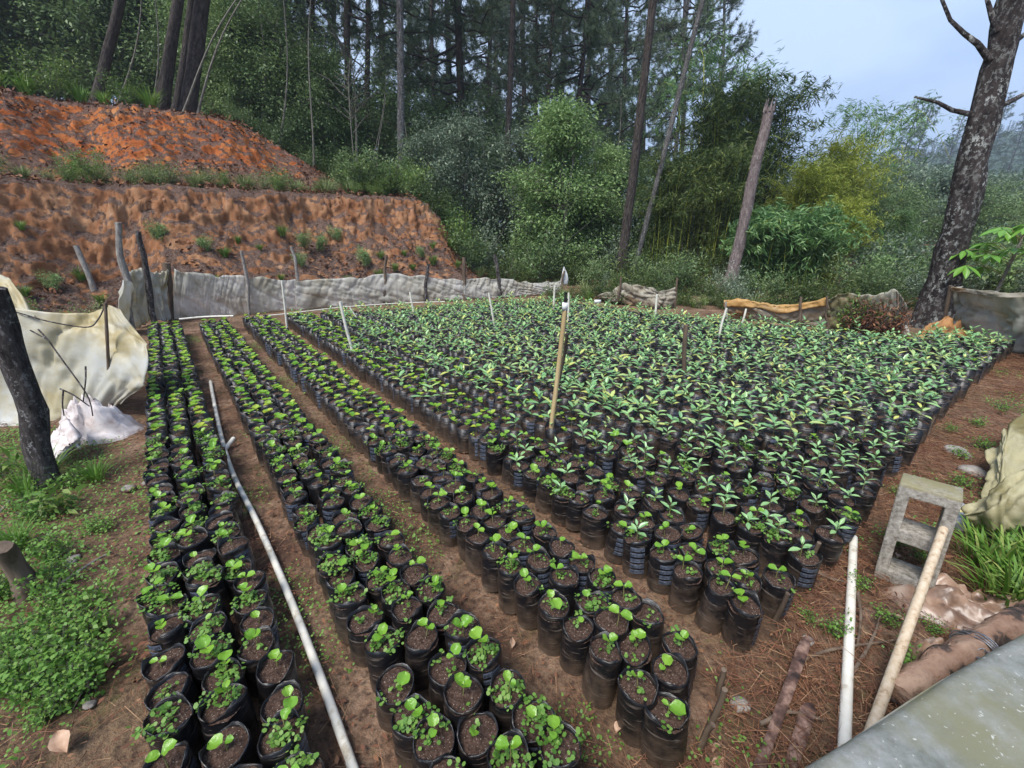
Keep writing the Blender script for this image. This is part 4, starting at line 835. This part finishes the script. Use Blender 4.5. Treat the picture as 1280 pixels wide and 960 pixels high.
under(Geo().tube(catmull(wp, 30), .004, 5).build('wire', M['post_dark'], None), fe); tag(fe, 'big yellowed plastic sheet hanging from a dark mossy post on the weedy verge', 'plastic sheet')
for k, pl in enumerate((((48, 412, 2.45), (60, 425, 2.42), (78, 450, 2.40), (100, 480, 2.38), (112, 500, 2.38), (116, 520, 2.40)), ((38, 413, 2.45), (58, 424, 2.42)), ((107, 458, 2.40), (107, 475, 2.38), (104, 502, 2.38)), ((75, 486, 2.35), (92, 494, 2.36), (112, 508, 2.38)), ((79, 489, 2.35), (78, 505, 2.36), (80, 520, 2.38)))):
    o = Geo().tube(catmull([pt(*q) for q in pl], 10), np.linspace(.0045, .003, 10), 5).build('dead_twig', M['post_dark']); tag(o, 'thin dark dead twig in front of the yellowed sheet', 'twig', 'dead twigs before the yellowed sheet')
# ================================================================== crumpled things on the ground
def crumple(name, c, rx, ry, h, mat, seed, rz=0.0, n=46, lump=.5, parent=None, sink=.01):
    th = np.linspace(0, 2 * math.pi, n); rr = np.linspace(0, 1, 18); R, T = np.meshgrid(rr, th, indexing='ij')
    out = 1 + .28 * vnoise(np.stack([np.cos(T) * 1.7 + seed, np.sin(T) * 1.7, 0 * T], -1)) + .08 * vnoise(np.stack([np.cos(T) * 6, np.sin(T) * 6, seed + 0 * T], -1)); X = R * np.cos(T) * out; Yy = R * np.sin(T) * out
    k = np.abs(fbm(np.stack([X * 2.2 + seed, Yy * 2.2, 0 * X], -1), 4)); z = h * ((1 - R ** 2.2) * (.55 + lump * k) + .22 * k * (1 - R)) - sink * R
    z += h * .42 * np.clip(1 - 2.2 * np.abs(fbm(np.stack([X * 4 + 1.5 * Yy, Yy * 3.2 - X, seed + 0 * X], -1), 3)), 0, 1) * (1 - R ** 5)
    P = np.stack([X * rx, Yy * ry, np.maximum(z, -sink)], -1) @ rot3('Z', rz).T
    o = Geo().grid(P).build(name, mat, parent, True); o.location = c; return o
tag(crumple('white_sack', gnd(114, 545), .21, .15, .16, M['sack'], 3, .5), 'crumpled dirty white woven sack dumped on the verge before the yellowed sheet', 'sack')
o = cloth('sack_cloth', [[pt(52, 566, 2.2), pt(66, 540, 2.3), pt(84, 520, 2.38)], [pt(62, 574, 2.12), pt(78, 556, 2.15), pt(98, 542, 2.2)], [pt(72, 580, 2.13), pt(90, 568, 2.18), pt(104, 558, 2.22)]], M['sack'], None, 14, 18, .03, 4, 31); tag(o, 'loose grey white cloth end lying against the crumpled white sack', 'cloth')
tag(crumple('rust_bundle', gnd(1178, 425), .24, .14, .16, M['rustcloth'], 5, -.3), 'rust brown cloth bundle at the foot of the big leaning pine', 'cloth bundle')
tag(crumple('brown_plastic', gnd(1215, 765), .20, .13, .045, M['tarp_brown'], 7, -.4, lump=.9), 'crumpled brown plastic scrap half buried beside the green grass', 'plastic scrap')
tag(crumple('brown_plastic', gnd(1175, 838), .13, .07, .05, M['tarp_brown'], 9, .5, lump=.9), 'crumpled tan plastic scrap under the wired log', 'plastic scrap')
# ================================================================== pipes and stakes
def pipe(name, pl, r, mat, label, cat='pipe', z=None, n=12, group=None, hollow=True):
    pts = catmull([gnd(x, y, z if z is not None else r) for x, y in pl], max(12, 5 * len(pl))); g = Geo().tube(pts, r, n, cap=not hollow)
    if hollow: g.tube(pts, r * .82, n, cap=False)
    o = g.build(name, mat, None, True); return tag(o, label, cat, group)
pp = pipe('irrigation_pipe', [(263, 477), (268, 505), (277, 547), (291, 592), (321, 652), (360, 742), (400, 845), (440, 957), (470, 1040)], .0115, M['pvc'], 'long bent white pipe lying in the path between the first two beds')
a, b = gnd(281, 562, .014), gnd(292, 548, .03); Geo().tube(np.array([a, b]), .012, 10).build('branch', M['pvc'], pp, True)
pipe('irrigation_pipe', [(1067, 672), (1063, 760), (1055, 945)], .0135, M['pvc'], 'straight white pipe lying on the litter beside the two rotten planks')
P0, P1 = gnd(1083, 930, .015), gnd(1195, 618, .30); P = [P1, .5 * (P0 + P1), P0]; g = Geo().tube(catmull(P, 20), .0125, 12); g.tube(catmull(P, 20), .010, 12, cap=False)
tag(g.build('irrigation_pipe', M['pvc_dirty'], None, True), 'stained tan pipe leaning past the side of the concrete block', 'pipe')
pipe('irrigation_pipe', [(224, 399), (258, 396), (292, 395)], .011, M['pvc'], 'short white pipe across the far ends of the first beds', z=.15)
pipe('irrigation_pipe', [(318, 396), (360, 392), (400, 387), (440, 383), (500, 379), (556, 377)], .007, M['pvc'], 'thin white hose stretched along the dirty plastic windbreak', z=.12)
def stake(bx, by, tx, ty, wpx, mat, label, group=None, cap=None):
    b = gnd(bx, by, .16); t = aty(tx, ty, b[1]); g0 = b + (b - t) * (b[2] + .05) / (t[2] - b[2]); o = empty('stake', g0)
    s = stick('pole', [g0, b, t], wpx * .85 / FPX * project(b)[2] / 2, M[mat], None, 8, .05, .004, 10, bx, .95); under(s, o)
    return tag(o, label, 'stake', group), t
o, t = stake(690, 531, 706, 385, 7, 'cane', 'tall cane stake with a white cap and black nozzle standing amid the beds')
Geo().box(t + np.array([0, 0, .008]), (.026, .026, .036)).build('cap', M['white_plastic'], None).name = 'cap'; c = bpy.context.scene.objects['cap']; under(c, o)
for k in (-.006, .010): q = Geo().box(t + np.array([0, 0, .008 + k]), (.0275, .0275, .003)).build('band', M['black_plastic'], c); q.location = -Vector(o.location)
q = Geo().tube(np.array([t + [0, 0, .026], t + [.004, 0, .040], t + [0, 0, .055], t + [.003, 0, .075]]), [.006, .011, .005, .009], 8).build('nozzle', M['black_plastic'], None); under(q, o)
q = stick('brown_slat', [gnd(693, 520, .16) + [0, .03, 0], aty(708, 418, gnd(690, 531, .16)[1] + .03)], .010, M['post_brown'], None); under(q, o)
for bx, by, tx, ty, w, mt, lb in ((358, 404, 352, 351, 3, 'pvc', 'white stake among bright seedlings near the plank post'), (438, 432, 425, 377, 4.5, 'pvc', 'thick white stake with a dark tip in the bright seedlings'), (517, 391, 512, 365, 3, 'pvc', 'short white stake before the dirty plastic windbreak'), (617, 402, 611, 366, 3, 'pvc', 'slightly leaning pale stake before the fan shaped fence folds'),
        (692, 382, 693, 357, 3, 'pvc', 'small white stake under the white rag'), (710, 396, 711, 366, 3, 'pvc', 'thin white stake just behind the capped cane'), (819, 394, 821, 368, 3.5, 'pvc', 'white stake in front of the torn tan screen'), (899, 418, 908, 385, 3.5, 'pvc', 'white stake leaning by the orange edged screen'),
        (855, 458, 857, 406, 7, 'post_brown', 'thick brown split stake standing deep in the dark seedlings'), (929, 400, 933, 386, 3, 'pvc', 'stub of white stake against the orange edged screen'), (442, 392, 437, 384, 2.5, 'pvc', 'tiny white stub beside the white hose')):
    stake(bx, by, tx, ty, w, mt, lb)
b = gnd(747, 377, .17); o = Geo().box(b, (.09, .02, .05)).build('white_tag', M['white_plastic']); tag(o, 'small white card lying on the seedlings by the torn screen', 'card')
for k, (bx, by, h) in enumerate(((968, 778, .13), (1012, 708, .12), (886, 905, .13), (873, 930, .08), (1082, 622, .13), (1050, 655, .10), (1110, 585, .12), (1160, 545, .12), (898, 868, .10))):
    b = gnd(bx, by); o = stick('peg', [b - [0, 0, .03], b + [random.uniform(-.01, .02), random.uniform(-.02, .02), h]], .0085, M['post_brown'], None, 7, .15, .003, 6, k); tag(o, 'short wooden peg holding the open end of a seedling bed', 'peg', 'pegs at the bed ends')
# ================================================================== concrete block, bottle, planks, log, covered stack
def block():
    w, d, h = .150, .120, .365; xs = [0, .033, w - .033, w]; zs = [0, .042, .160, .203, h - .042, h]; holes = {(1, 1), (1, 3)}; V = {}; Fc = []
    def v(x, y, z): return V.setdefault((round(x, 5), round(y, 5), round(z, 5)), len(V))
    for i in range(3):
        for j in range(5):
            if (i, j) in holes: continue
            x0, x1, z0, z1 = xs[i], xs[i+1], zs[j], zs[j+1]
            Fc += [[v(x0,0,z0), v(x1,0,z0), v(x1,0,z1), v(x0,0,z1)], [v(x0,d,z1), v(x1,d,z1), v(x1,d,z0), v(x0,d,z0)]]
            for (a, b, q) in ((-1, 0, [(x0,d,z0),(x0,0,z0),(x0,0,z1),(x0,d,z1)]), (1, 0, [(x1,0,z0),(x1,d,z0),(x1,d,z1),(x1,0,z1)]), (0, -1, [(x0,d,z0),(x1,d,z0),(x1,0,z0),(x0,0,z0)]), (0, 1, [(x0,0,z1),(x1,0,z1),(x1,d,z1),(x0,d,z1)])):
                n = (i + a, j + b)
                if n in holes or not (0 <= n[0] < 3 and 0 <= n[1] < 5): Fc.append([v(*p) for p in q])
    return Geo().add(np.array(list(V)), Fc)
A, B = gnd(1092, 718), gnd(1159, 736); o = block().build('concrete_block', M['concrete']); o.location = (A[0], A[1], -.01); yw = math.atan2(B[1] - A[1], B[0] - A[0]) - .34
o.rotation_euler = (-.09, -.045, yw); md = o.modifiers.new('edge', 'BEVEL'); md.width = .004; md.segments = 2; tag(o, 'grey two hole concrete block standing on end with mossy top', 'concrete block')
m, nt, N, L = nodes('clear_plastic'); gl = N.new('ShaderNodeBsdfGlass'); gl.inputs['IOR'].default_value = 1.12; gl.inputs['Roughness'].default_value = .12; gl.inputs['Color'].default_value = (.92, .95, .97, 1); df = N.new('ShaderNodeBsdfDiffuse'); df.inputs[0].default_value = (.7, .72, .78, 1)
x = N.new('ShaderNodeMixShader'); x.inputs[0].default_value = .35; ou = N.new('ShaderNodeOutputMaterial'); L.new(gl.outputs[0], x.inputs[1]); L.new(df.outputs[0], x.inputs[2]); L.new(x.outputs[0], ou.inputs[0]); M['clear'] = m
M['label_y'] = simple('yellow_label', [(.4, (.62, .52, .16)), (.6, (.72, .70, .55))], 60, .4); M['cap_red'] = simple('red_cap', [(.3, (.35, .10, .09)), (.7, (.5, .2, .17))], 30, .4)
bo = empty('plastic_bottle', gnd(1197, 668) + np.array([0, 0, .036])); ax = unit(np.array([.55, .72, .10])); z = np.array([0, .006, .012, .05, .055, .10, .105, .14, .165, .185]); r = np.array([.018, .030, .034, .034, .031, .031, .034, .030, .014, .012])
q = Geo().tube(ax * z[:, None], r, 18).build('body', M['clear'], bo, True); Geo().tube(ax * np.array([.058, .098])[:, None], .0318, 18, cap=False).build('label', M['label_y'], bo, True); Geo().tube(ax * np.array([.186, .205])[:, None], .014, 12).build('cap', M['cap_red'], bo, True)
tag(bo, 'clear plastic bottle with a yellow label lying by the olive tarp corner', 'bottle')
def plank(name, a, b, w, th, label):
    a, b = np.array(a), np.array(b); d = b - a; n = 16; t = np.linspace(0, 1, n)[:, None]; s = unit(np.array([-d[1], d[0], 0])); P = []
    for k, (sx, sz) in enumerate(((-1, 0), (1, 0), (1, 1), (-1, 1))):
        j = vnoise(np.stack([t[:, 0] * 5 + k // 2 * 0 + (sx + 1) * 9, 0 * t[:, 0], 0 * t[:, 0]], 1))[:, None]; tap = 1 - .55 * (t > .93) * (t - .93) / .07
        P.append(a + d * t + s * sx * w / 2 * tap * (1 + .18 * j) + np.array([0, 0, 1]) * (sz * th + .004 * j))
    P = np.stack(P, 1); P = np.concatenate([P, P[:, :1]], 1); g = Geo().grid(P); g.add(P[0, :4], [[0, 1, 2, 3]]); g.add(P[-1, :4], [[3, 2, 1, 0]]); o = g.build(name, M['plank']); return tag(o, label, 'plank')
plank('rotten_plank', gnd(944, 975), gnd(1008, 800, .02), .024, .012, 'long split red brown plank lying beside the straight white pipe')
plank('rotten_plank', gnd(980, 985), gnd(1012, 882, .005), .028, .008, 'shorter rotten reddish plank sunk in the litter beside the longer one')
a, b = gnd(1118, 865, .05), gnd(1330, 752, .07); lo = empty('log', a); P = catmull([a, a * .6 + b * .4 + [0, 0, .01], b], 26)
under(Geo().tube(P, np.linspace(.030, .044, 26), 16, wob=.34, seed=3).build('trunk', simple('peeling_log', [(.36, (.035, .028, .025)), (.43, (.10, .07, .055)), (.47, (.30, .175, .115)), (.62, (.44, .29, .20))], 9, .85, 1.0, .03, (1, 1, 1), detail=8), None, True), lo)
th = np.linspace(0, 14 * math.pi, 160); f = .40 + .05 * th / th[-1]; c = a + (b - a) * f[:, None]; s = unit(np.cross(b - a, [0, 0, 1.0])); w = c + (np.cos(th)[:, None] * s + np.sin(th)[:, None] * np.array([0, 0, 1.0])) * (.046 + .008 * vnoise(np.stack([th * .7, 0 * th, 0 * th], 1)))[:, None]
under(Geo().tube(w, .0016, 5).build('wire', M['steel'], None), lo)
kn = np.cumsum(rng.normal(size=(40, 3)) * .016, 0); kn -= kn.mean(0); kn *= .8; under(Geo().tube(catmull(a + (b - a) * .40 + np.array([-.02, -.045, .03]) + np.clip(kn, -.03, .03), 150), .0014, 5).build('wire', M['steel'], None), lo)
tag(lo, 'peeling brown log bound with steel wire beside the grey covered stack', 'log')
# grey covered stack in the corner, its rounded edge towards the beds
E0, E1 = gnd(1030, 967, .45), gnd(1285, 808, .45); e = E1 - E0; L_ = np.linalg.norm(e); ed = e / L_; nd = np.array([ed[1], -ed[0], 0])
s = np.linspace(-.55, 1.5, 80); w = np.concatenate([[-.012, -.010], .02 - .02 * np.cos(np.linspace(0, math.pi / 2, 9)), np.linspace(.03, 1.0, 40)]); S, W_ = np.meshgrid(s, w, indexing='ij')
zz = np.where(W_ < .02, .45 - .02 + np.sqrt(np.clip(.02 ** 2 - (.02 - W_) ** 2, 0, 1)), .45); zz[:, 0] = -.01; zz[:, 1] = .36
P = E0 + S[..., None] * ed + (W_ - .02)[..., None] * nd; P[..., 2] = zz + .010 * fbm(np.stack([S * 4, W_ * 4, 0 * S], -1), 3) * (W_ > 0); P += nd * (.005 * fbm(np.stack([S * 3, 0 * S, 0 * S], -1), 2))[..., None]
tag(Geo().grid(P).build('covered_stack', M['slab'], None, True), 'smooth grey green algae stained cover with a rounded edge beside the wired log', 'cover')
# olive tarp at the side
ta = empty('olive_tarp', gnd(1260, 640))
under(cloth('front_flap', [[pt(1199, 634, 1.68), pt(1240, 607, 1.62), pt(1282, 583, 1.62), pt(1400, 540, 1.70)], [pt(1203, 646, 1.66), pt(1242, 634, 1.56), pt(1284, 620, 1.54), pt(1400, 600, 1.6)], [pt(1214, 657, 1.66), pt(1250, 668, 1.58), pt(1284, 660, 1.58), pt(1400, 650, 1.62)]], M['sheet_olive'], None, 26, 40, .018, 4, 41), ta)
under(cloth('back_flap', [[pt(1229, 560, 2.12), pt(1252, 534, 2.2), pt(1284, 514, 2.3), pt(1400, 470, 2.5)], [pt(1230, 588, 2.0), pt(1250, 566, 2.0), pt(1284, 552, 2.05), pt(1400, 520, 2.15)], [pt(1226, 625, 1.9), pt(1246, 612, 1.86), pt(1284, 592, 1.86), pt(1400, 560, 1.9)]], M['sheet_olive'], None, 26, 40, .03, 4, 42), ta)
tag(ta, 'olive yellow mouldy tarp flaps bulging over the grass', 'tarp')
# sapling with big hand shaped leaves behind the grey screen
b = gnd(1262, 426) + np.array([.15, .42, 0]); sa = empty('broad_leaved_sapling', b); Geo().tube(np.array([[0, 0, -.05], [0, .02, .5], [.03, 0, 1.0], [.02, .02, 1.25]]), [.02, .018, .014, .008], 7).build('stem', M['bark_pale'], sa, True)
M['hand'] = leafmat('hand_leaf', [(0, (.08, .20, .03)), (.5, (.14, .32, .045)), (1, (.24, .42, .07))], .35, .3, .5); HL = Geo().grid(round_leaf(.21, .075, 10, .12, .03, .8, 3)).mesh('leaf', M['hand'], True)
for k in range(26):
    az = k * 2.4; rr = .12 + .40 * random.random(); c = np.array([math.cos(az) * rr, math.sin(az) * rr, .78 + .5 * random.random() - .25 * rr]); st = Geo().tube(np.array([[.02, 0, c[2] - .12], c * [.6, .6, 1], c]), .004, 5).build('stalk', M['stem'], sa, True)
    for q in range(6): put('leaf', HL, st, c, Matrix(orient(az + (q - 2.5) * .75, random.uniform(-.75, -.1))).to_euler(), random.uniform(.7, 1.05))
tag(sa, 'sapling with large bright drooping hand shaped leaves above the grey screen', 'sapling')
# near verge: stump, stones, dead leaves, roots
o = stick('stump', [gnd(30, 748) - [0, 0, .05], pt(22, 715, project(gnd(30, 748))[2]), aty(4, 682, gnd(30, 748)[1])], .030, M['post_brown'], None, 9, .25, .004, 8, 3); tag(o, 'short weathered stump on the weedy verge', 'stump')
def stone(c, r, seed, label, flat=.5):
    th, ph = np.meshgrid(np.linspace(0, 2 * math.pi, 15), np.linspace(0, math.pi, 9), indexing='ij'); D = np.stack([np.cos(th) * np.sin(ph), np.sin(th) * np.sin(ph), np.cos(ph)], -1)
    o = Geo().grid(D * (r * (1 + .25 * vnoise(D * 1.6 + seed)))[..., None] * [1, .8, flat]).build('stone', M['stone'], None, True); o.location = c; o.rotation_euler = (0, 0, seed); return tag(o, label, 'stone', 'stones lying on the litter')
for k, (px, py, r) in enumerate(((926, 880, .028), (1196, 566, .07), (1216, 590, .06), (160, 610, .03), (1018, 655, .03), (182, 604, .02), (112, 880, .016), (1010, 800, .02), (90, 700, .03))): stone(gnd(px, py), r, k, 'grey weathered stone lying in the litter', .45)
DL = Geo().grid(round_leaf(.085, .05, 10, .25, .12, .5, 5)).mesh('dead_leaf', M['dryleaf'], True)
for k, (px, py, s) in enumerate(((137, 838, 1.0), (86, 945, 1.3), (175, 925, .7), (192, 940, .8), (825, 935, .8), (905, 950, .9), (775, 905, .6), (640, 800, .6), (940, 740, .5), (1040, 730, .7), (1120, 700, .6), (890, 945, .8), (548, 735, .5), (60, 860, .7), (990, 760, .5), (1130, 780, .7), (470, 700, .6))):
    o = put('dead_leaf', DL, None, gnd(px, py) + np.array([0, 0, .010]), (random.gauss(0, .25), random.gauss(0, .25), random.uniform(0, 6.28)), s * .62); tag(o, 'curled tan dead leaf lying on the earth', 'leaf', 'dead leaves on the earth')
for k, pl in enumerate((((60, 740), (90, 720), (120, 700), (140, 690)), ((0, 640), (25, 610), (38, 590), (42, 570)), ((950, 905), (985, 890), (1030, 900)), ((1072, 740), (1076, 770), (1072, 808)), ((990, 830), (1040, 812), (1120, 800)), ((1060, 850), (1090, 800), (1100, 770)), ((240, 740), (255, 735), (280, 748)), ((1000, 700), (1030, 720), (1070, 730)), ((200, 830), (250, 800), (300, 760)))):
    o = Geo().tube(catmull([gnd(x, y, .012) for x, y in pl], 14), np.linspace(.006, .003, 14), 6, wob=.3).build('fallen_twig', M['post_white'] if k < 2 else M['post_brown'], None, True); tag(o, 'fallen crooked twig lying on the litter', 'twig', 'fallen twigs')
# ================================================================== ground cover nobody could count
def in_bed(u, v):
    for bed in range(17):
        v0 = -.25 + .44 * min(bed, 3) + .37 * max(0, bed - 3)
        if v0 - .005 < v < v0 + .292 and .27 < u < 6.2: return True
    return False
INB = np.vectorize(in_bed)
def scatter(n, box, dens):
    u = rng.uniform(box[0], box[1], n); v = rng.uniform(box[2], box[3], n); k = (rng.random(n) < dens(u, v)) & ~INB(u, v); u, v = u[k], v[k]
    return np.stack([UX * u + UY * v, UY * u - UX * v, np.zeros(len(u))], 1)
def patch(u, v, sc, lo, hi, o=0): return sm(lo, hi, fbm(np.stack([u * sc + o, v * sc, 0 * u], -1), 3))
def discs(g, P, r, h):
    n = len(P); th = np.arange(6) * math.pi / 3; nr = rng.normal(size=(n, 2)) * .4; dx = np.cos(th)[None] * r[:, None]; dy = np.sin(th)[None] * r[:, None]
    V = np.stack([P[:, :1] + dx, P[:, 1:2] + dy, (P[:, 2] + h)[:, None] + dx * nr[:, :1] + dy * nr[:, 1:]], -1); g.add(V.reshape(-1, 3), np.arange(n * 6).reshape(n, 6))
g = Geo(); P = scatter(120000, (.2, 5.5, -2.6, -.27), lambda u, v: patch(u, v, 2.0, -.15, .35) * (.35 + .65 * sm(-.36, -.62, v))); discs(g, P, rng.uniform(.0025, .0055, len(P)), rng.uniform(.004, .026, len(P)))
P = scatter(60000, (.35, 6.0, -.27, .66), lambda u, v: .55 * patch(u, v, 3.0, .15, .7, 5)); discs(g, P, rng.uniform(.002, .0042, len(P)), rng.uniform(.003, .014, len(P)))
P = scatter(70000, (-1.5, .33, .3, 6.5), lambda u, v: .55 * patch(u, v, 2.6, .3, .9, 9)); discs(g, P, rng.uniform(.0025, .005, len(P)), rng.uniform(.004, .02, len(P)))
P = scatter(2600, (.2, 6.0, .5, 6.0), lambda u, v: patch(u, v, 2.2, .0, .6, 3)); discs(g, P, rng.uniform(.004, .008, len(P)), rng.uniform(.004, .02, len(P)))
tag(g.build('clover_cover', M['clover']), 'low clover and tiny round leaved weeds creeping over the earth', kind='stuff')
g = Geo()
def litter(n, box, dens, L0, L1, w):
    P = scatter(n, box, dens); k = len(P); P[:, 2] = rng.uniform(.000, .020, k); a = rng.uniform(0, 6.28, k); D = np.stack([np.cos(a), np.sin(a), rng.normal(size=k) * .06], 1); needles(g, P, D, rng.uniform(L0, L1, k), w)
litter(70000, (-1.6, .32, .2, 7.0), lambda u, v: .3 + .7 * patch(u, v, 1.6, -.3, .4, 2), .04, .15, .0010)
litter(30000, (.2, 6.5, -2.8, -.26), lambda u, v: .15 + .6 * patch(u, v, 1.8, -.1, .5, 4), .05, .15, .0009)
litter(26000, (.3, 6.2, .0, 2.2), lambda u, v: .2 + .6 * patch(u, v, 2.2, -.1, .5, 7), .03, .11, .0008)
litter(60000, (-1.3, .32, .15, 3.2), lambda u, v: .35 + .65 * patch(u, v, 2.5, -.3, .3, 12), .015, .07, .0011)
litter(30000, (.3, 4.0, -1.8, -.26), lambda u, v: .5 * patch(u, v, 2.5, -.3, .3, 13), .015, .06, .0011)
litter(16000, (.3, 4.0, .0, 1.2), lambda u, v: .7 * patch(u, v, 2.5, -.3, .3, 14), .015, .06, .0010)
tag(g.build('pine_needle_litter', M['dry']), 'reddish brown fallen pine needles strewn over the earth', kind='stuff')
g = Geo(); P = scatter(34000, (-1.6, 6.5, -2.6, 6.5), lambda u, v: np.where((u < .3) | (v < -.25), .8, .15)); k = len(P); P[:, 2] = rng.uniform(.002, .010, k); D = rdir(k) * [1, 1, .2]; leaf_cards(g, P, unit(D), rng.uniform(.008, .035, k), rng.uniform(.005, .016, k), 0, flat=.8)
P = scatter(9000, (.3, 4.5, -.3, 2.4), lambda u, v: .8 + 0 * u); k = len(P); P[:, 2] = rng.uniform(.001, .008, k); leaf_cards(g, P, unit(rdir(k) * [1, 1, .2]), rng.uniform(.006, .024, k), rng.uniform(.004, .012, k), 0, flat=.8)
tag(g.build('leaf_litter', M['dry']), 'small brown dead leaf crumbs strewn over the earth', kind='stuff')
# verge plants and grass
HB = shrub_mesh(.16, .14, 70, 91, 'weed', .075, .35, 7, .0022); HB2 = shrub_mesh(.09, .10, 260, 92, 'clover', .015, .75, 12, .0012)
for k in range(66):
    px, py = random.uniform(-40, 150), random.uniform(575, 900); 
    if py > 690 and px > 120: continue
    me = random.choice((HB, HB2, TU['grass'])) if py < 690 else HB2; b = gnd(px, py); q = 0 if me is HB else (1 if me is HB2 else 2); tag(put('verge_herb', me, None, b, (0, 0, k), random.uniform(.5, 1.0) * (.55 if q == 2 else 1)), ('broad leaved green herb on the verge beside the mossy post', 'creeping clover clump on the weedy verge beside the first bed', 'fine grass tuft on the verge beside the mossy post')[q], 'herb', ('verge broad herbs', 'verge clover clumps', 'verge grass')[q])
for k in range(20):
    px, py = random.uniform(1215, 1330), random.uniform(690, 775); b = gnd(px, py)
    if py > 735 and px < 1245: continue
    tag(put('grass_tuft', TU['wide'], None, b, (0, 0, k), random.uniform(.6, 1.0)), 'long green grass growing under the olive tarp', 'grass', 'grass under the olive tarp')
for k in range(26):
    px = random.uniform(980, 1260); py = random.uniform(480, 690); b = gnd(px, py); u, v = xy2uv(b[0], b[1])
    if u > .22: continue
    tag(put('path_herb', HB2, None, b, (0, 0, k), random.uniform(.3, .75)), 'small green weed on the litter path along the bed ends', 'herb', 'weeds along the bed ends')
for k, (px, py) in enumerate(((1128, 830), (1165, 790), (1020, 690), (1075, 735), (1010, 775), (1105, 775), (1040, 790), (1150, 700))):
    tag(put('path_herb', HB2, None, gnd(px, py), (0, 0, k), random.uniform(.35, .6)), 'small bright weed beside the pipes on the litter', 'herb', 'weeds beside the pipes')
# ================================================================== haze
hb = Geo().box((150, 100, 40), (640, 640, 84)).build('haze', bpy.data.materials.new('haze')); hm = hb.data.materials[0]; hm.use_nodes = True; nt = hm.node_tree
for n in list(nt.nodes): nt.nodes.remove(n)
pv = nt.nodes.new('ShaderNodeVolumePrincipled'); pv.inputs['Color'].default_value = (.74, .84, .97, 1); pv.inputs['Density'].default_value = .0016; pv.inputs['Anisotropy'].default_value = .2
ho = nt.nodes.new('ShaderNodeOutputMaterial'); nt.links.new(pv.outputs[0], ho.inputs['Volume']); tag(hb, 'thin blue air haze over the valley', kind='stuff')
